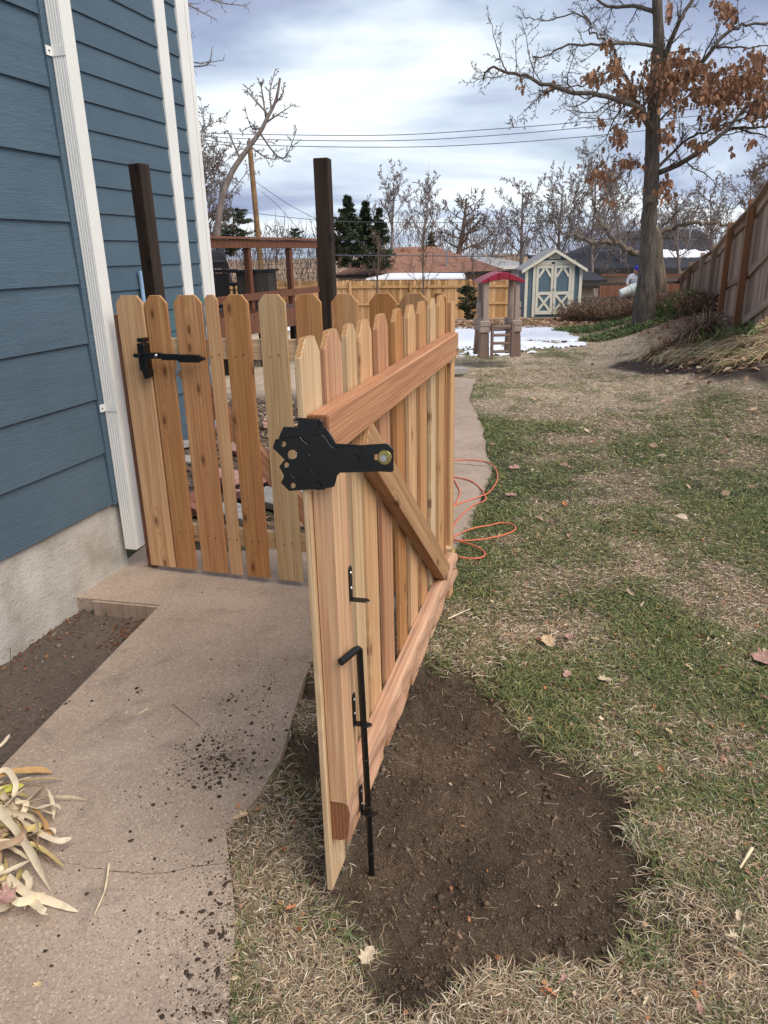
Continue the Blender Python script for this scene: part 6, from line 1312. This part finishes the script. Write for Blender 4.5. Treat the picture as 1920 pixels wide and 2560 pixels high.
def strips(name, c, rx, ry, n, L0, L1, w_, cols, label, cat, seed, up=(.1, .6), kind='stuff', droop=.6, mound=0, orient=None, parent=None):
    rg = np.random.default_rng(seed); a = rg.uniform(0, 6.28, n); rr = np.sqrt(rg.random(n)); x = c[0]+np.cos(a)*rr*rx; y = c[1]+np.sin(a)*rr*ry; z = zground(x, y)+mound*np.clip(1-rr**2, 0, 1)*rg.random(n); az = rg.uniform(0, 6.28, n) if orient is None else orient+rg.normal(0, .45, n)
    L = rg.uniform(L0, L1, n); e = rg.uniform(up[0], up[1], n); P = [np.stack([x, y, z], 1)]; d = np.stack([np.cos(az), np.sin(az), e*2], 1); d = unit_rows(d)
    for k in range(4): P.append(P[-1]+d*(L/4)[:, None]); d = unit_rows(d+np.array([0, 0, -droop])*rg.uniform(.3, 1.2, (n, 1))+rg.normal(0, .15, (n, 3)))
    P = np.stack(P, 1); P[..., 2] = np.maximum(P[..., 2], zground(P[..., 0].ravel(), P[..., 1].ravel()).reshape(P.shape[:2])+.004); W = w_*np.array([.7, 1, 1, .7, .1])[None]*rg.uniform(.6, 1.3, (n, 1)); V, F, C = ribbons(P, W, palette(rg, n, cols))
    V = V-(np.array(parent.location) if parent else 0); return link(name, mesh_np(name, V, F, [BLADE], False, C), parent, kind=kind, label=label, cat=cat)
def garden():
    S = [(.55, .40, .22), (.62, .50, .32), (.50, .32, .15), (.42, .42, .18), (.66, .58, .42)]; Bn = [(.28, .18, .12), (.38, .26, .17), (.20, .13, .09), (.46, .35, .24)]; Gn = [(.10, .17, .06), (.16, .22, .09), (.07, .13, .045)]
    def w(px, py, z=.3): return at_g(px, py)
    for px, py, z, sd_ in ((1690, 866, .30, 1), (1745, 868, .30, 2), (1800, 862, .38, 3), (1870, 868, .4, 4), (1915, 888, .35, 5), (1800, 880, .28, 6)):
        c = w(px, py, z); strips('fallen_daylily_leaves', c, .5, .2, 330, .2, .5, .008, S, 'bleached strap leaves flopped over the garden edge, clump %s' % ('left of the brown plant', 'just right of the brown plant', 'below the green tuft', 'at the right frame edge', 'lowest at the right corner', 'beside the short log')[sd_-1], 'dead leaves', 300+sd_, (.05, .35), orient=2.9+.3*math.sin(sd_))
    c = w(1755, 858, .38); root = thing('dead_plant', 'collapsed brown drooping plant mound in the garden bed below the fence', 'plant', (c[0], c[1], zat(c[0], c[1]))); strips('stems', c, .24, .2, 520, .3, .65, .007, Bn+[(.10, .065, .045)]*2, None, None, 320, (.9, 3.0), droop=.75, mound=.15, parent=root); strips('basal_leaves', (c[0]-.05, c[1]-.3), .2, .12, 60, .2, .4, .010, [(.36, .40, .15), (.25, .30, .10)], None, None, 321, (.5, 1.4), parent=root)
    c = w(1690, 870, .35); root = thing('dead_plant', 'low brown leafy plant left of the drooping mound', 'plant', (c[0], c[1], zat(c[0], c[1]))); strips('stems', c, .38, .22, 260, .15, .35, .010, [(.30, .19, .12), (.38, .26, .17)], None, None, 322, (.5, 1.8), mound=.1, parent=root)
    c = w(1845, 842, .5); root = thing('green_plant', 'pale green strap-leaved tuft at the foot of the right fence', 'plant', (c[0], c[1], zat(c[0], c[1]))); strips('leaves', c, .28, .2, 130, .25, .45, .013, [(.28, .36, .14), (.36, .42, .20), (.18, .26, .09)], None, None, 323, (.3, 1.2), parent=root)
    for i, (px, py, z, rx, ry, n) in enumerate(((1520, 815, .2, 1.3, 1.1, 2600), (1590, 820, .3, 1.2, .9, 2200), (1480, 825, .1, 1.0, .8, 1500))):
        c = w(px, py, z); strips('ground_cover', c, rx, ry, n, .07, .18, .016, Gn+[(.24, .22, .10)], ('dark green ivy-like ground cover on the bank left of the oak', 'green ground cover at the foot of the oak', 'thin edge of green ground cover running down to the snow')[i], 'ground cover', 330+i, (.5, 1.8))
    rg = np.random.default_rng(340)
    sh = [(1440, 790, 23, .9, 'A'), (1480, 785, 22.5, 1.3, ''), (1515, 780, 22, 1.5, ''), (1550, 778, 21, 1.4, ''), (1580, 780, 20, 1.2, ''), (1650, 778, 19.5, 1.5, ''), (1685, 775, 19, 1.7, ''), (1715, 772, 18.5, 1.6, ''), (1745, 790, 16, 1.0, ''), (1620, 775, 21, 1.6, '')]
    labs = ['low brown shrub at the right corner of the shed', 'dry brown shrub left of the person', 'taller dry shrub below the person with the buckets', 'dry shrub directly under the buckets', 'dry shrub against the left of the oak base', 'twiggy shrub just right of the oak base', 'tangled brown shrub between the oak and the fence', 'tangled shrub next to the far fence panels', 'small shrub under the nearer fence panels', 'shrub hidden behind the oak base']
    for i, (px, py, Y, H, _) in enumerate(sh):
        b = at_Y(px, py, Y); zb = zat(b[0], Y); tpx = 742 if px < 1600 else 725; H = (at_Y(px, tpx, Y)[2]-zb)*.9; root = thing('dry_shrub', labs[i], 'shrub', (b[0], Y, zb), 0, 'dry shrubs around the oak')
        n = 520; a = rg.uniform(0, 6.28, n); r_ = rg.random(n)*.45; p = np.stack([b[0]+np.cos(a)*r_, Y+np.sin(a)*r_, np.full(n, zb)], 1)-np.array([b[0], Y, zb]); d = unit_rows(np.stack([np.cos(a)*.35+rg.normal(0, .3, n), np.sin(a)*.35+rg.normal(0, .3, n), np.ones(n)], 1)); L = H*rg.uniform(.4, 1.1, n); P = [p]
        for k in range(4): P.append(P[-1]+d*(L/4)[:, None]); d = unit_rows(d+rg.normal(0, .28, (n, 3)))
        P = np.stack(P, 1); V, F, C = ribbons(P, np.full((n, 5), .005)*np.array([1.3, 1, .8, .6, .3]), palette(rg, n, [(.20, .14, .10), (.30, .22, .16), (.13, .09, .07)])); link('stems', mesh_np('stems', V, F, [BLADE], False, C), root)
        tp = P[:, 2:, :].reshape(-1, 3); m = len(tp); sz = rg.uniform(.02, .06, m); e1 = unit_rows(rg.normal(0, 1, (m, 3))); e2 = unit_rows(np.cross(e1, rg.normal(0, 1, (m, 3)))); V = np.stack([tp, tp+e1*sz[:, None]+e2*sz[:, None]*.4, tp+e1*sz[:, None]*1.5, tp+e1*sz[:, None]-e2*sz[:, None]*.4], 1).reshape(-1, 3)
        link('leaves', mesh_np('leaves', V, np.arange(m*4).reshape(m, 4), [BLADE], False, np.repeat(palette(rg, m, [(.24, .14, .085), (.34, .23, .15), (.16, .10, .06)]), 4, 0)), root, kind='stuff')
    c = at_Y(1715, 742, 16.8); root = thing('green_bush', 'soft light green bush beside the weathered fence behind the bank', 'bush', (c[0], 16.8, zat(c[0], 16.8))); strips('foliage', (c[0], 16.8), .55, .4, 1200, .15, .42, .009, [(.12, .17, .06), (.18, .22, .09), (.22, .20, .10)], None, None, 350, (1, 3.2), droop=.25, mound=.25, parent=root)
    p = at_g(1735, 888); m = MB(); m.tube([(0, 0, 0), (.25, .03, .03), (.5, -.02, .0)], [.05, .06, .035], 8); tag(m.obj('log', BARK, None, loc=(p[0], p[1], zat(p[0], p[1])+.04)), 'short dark log lying on the mulch edge of the garden', 'log')
    c = at_z(1590, 2085, .0); strips('sod_tuft', (c[0], c[1]), .035, .03, 120, .03, .075, .0013, [(.10, .15, .06), (.16, .20, .09), (.55, .48, .33), (.6, .55, .42)], 'torn sod tuft at the right rim of the dug soil', 'grass', 351, (.2, 1.6))
garden()
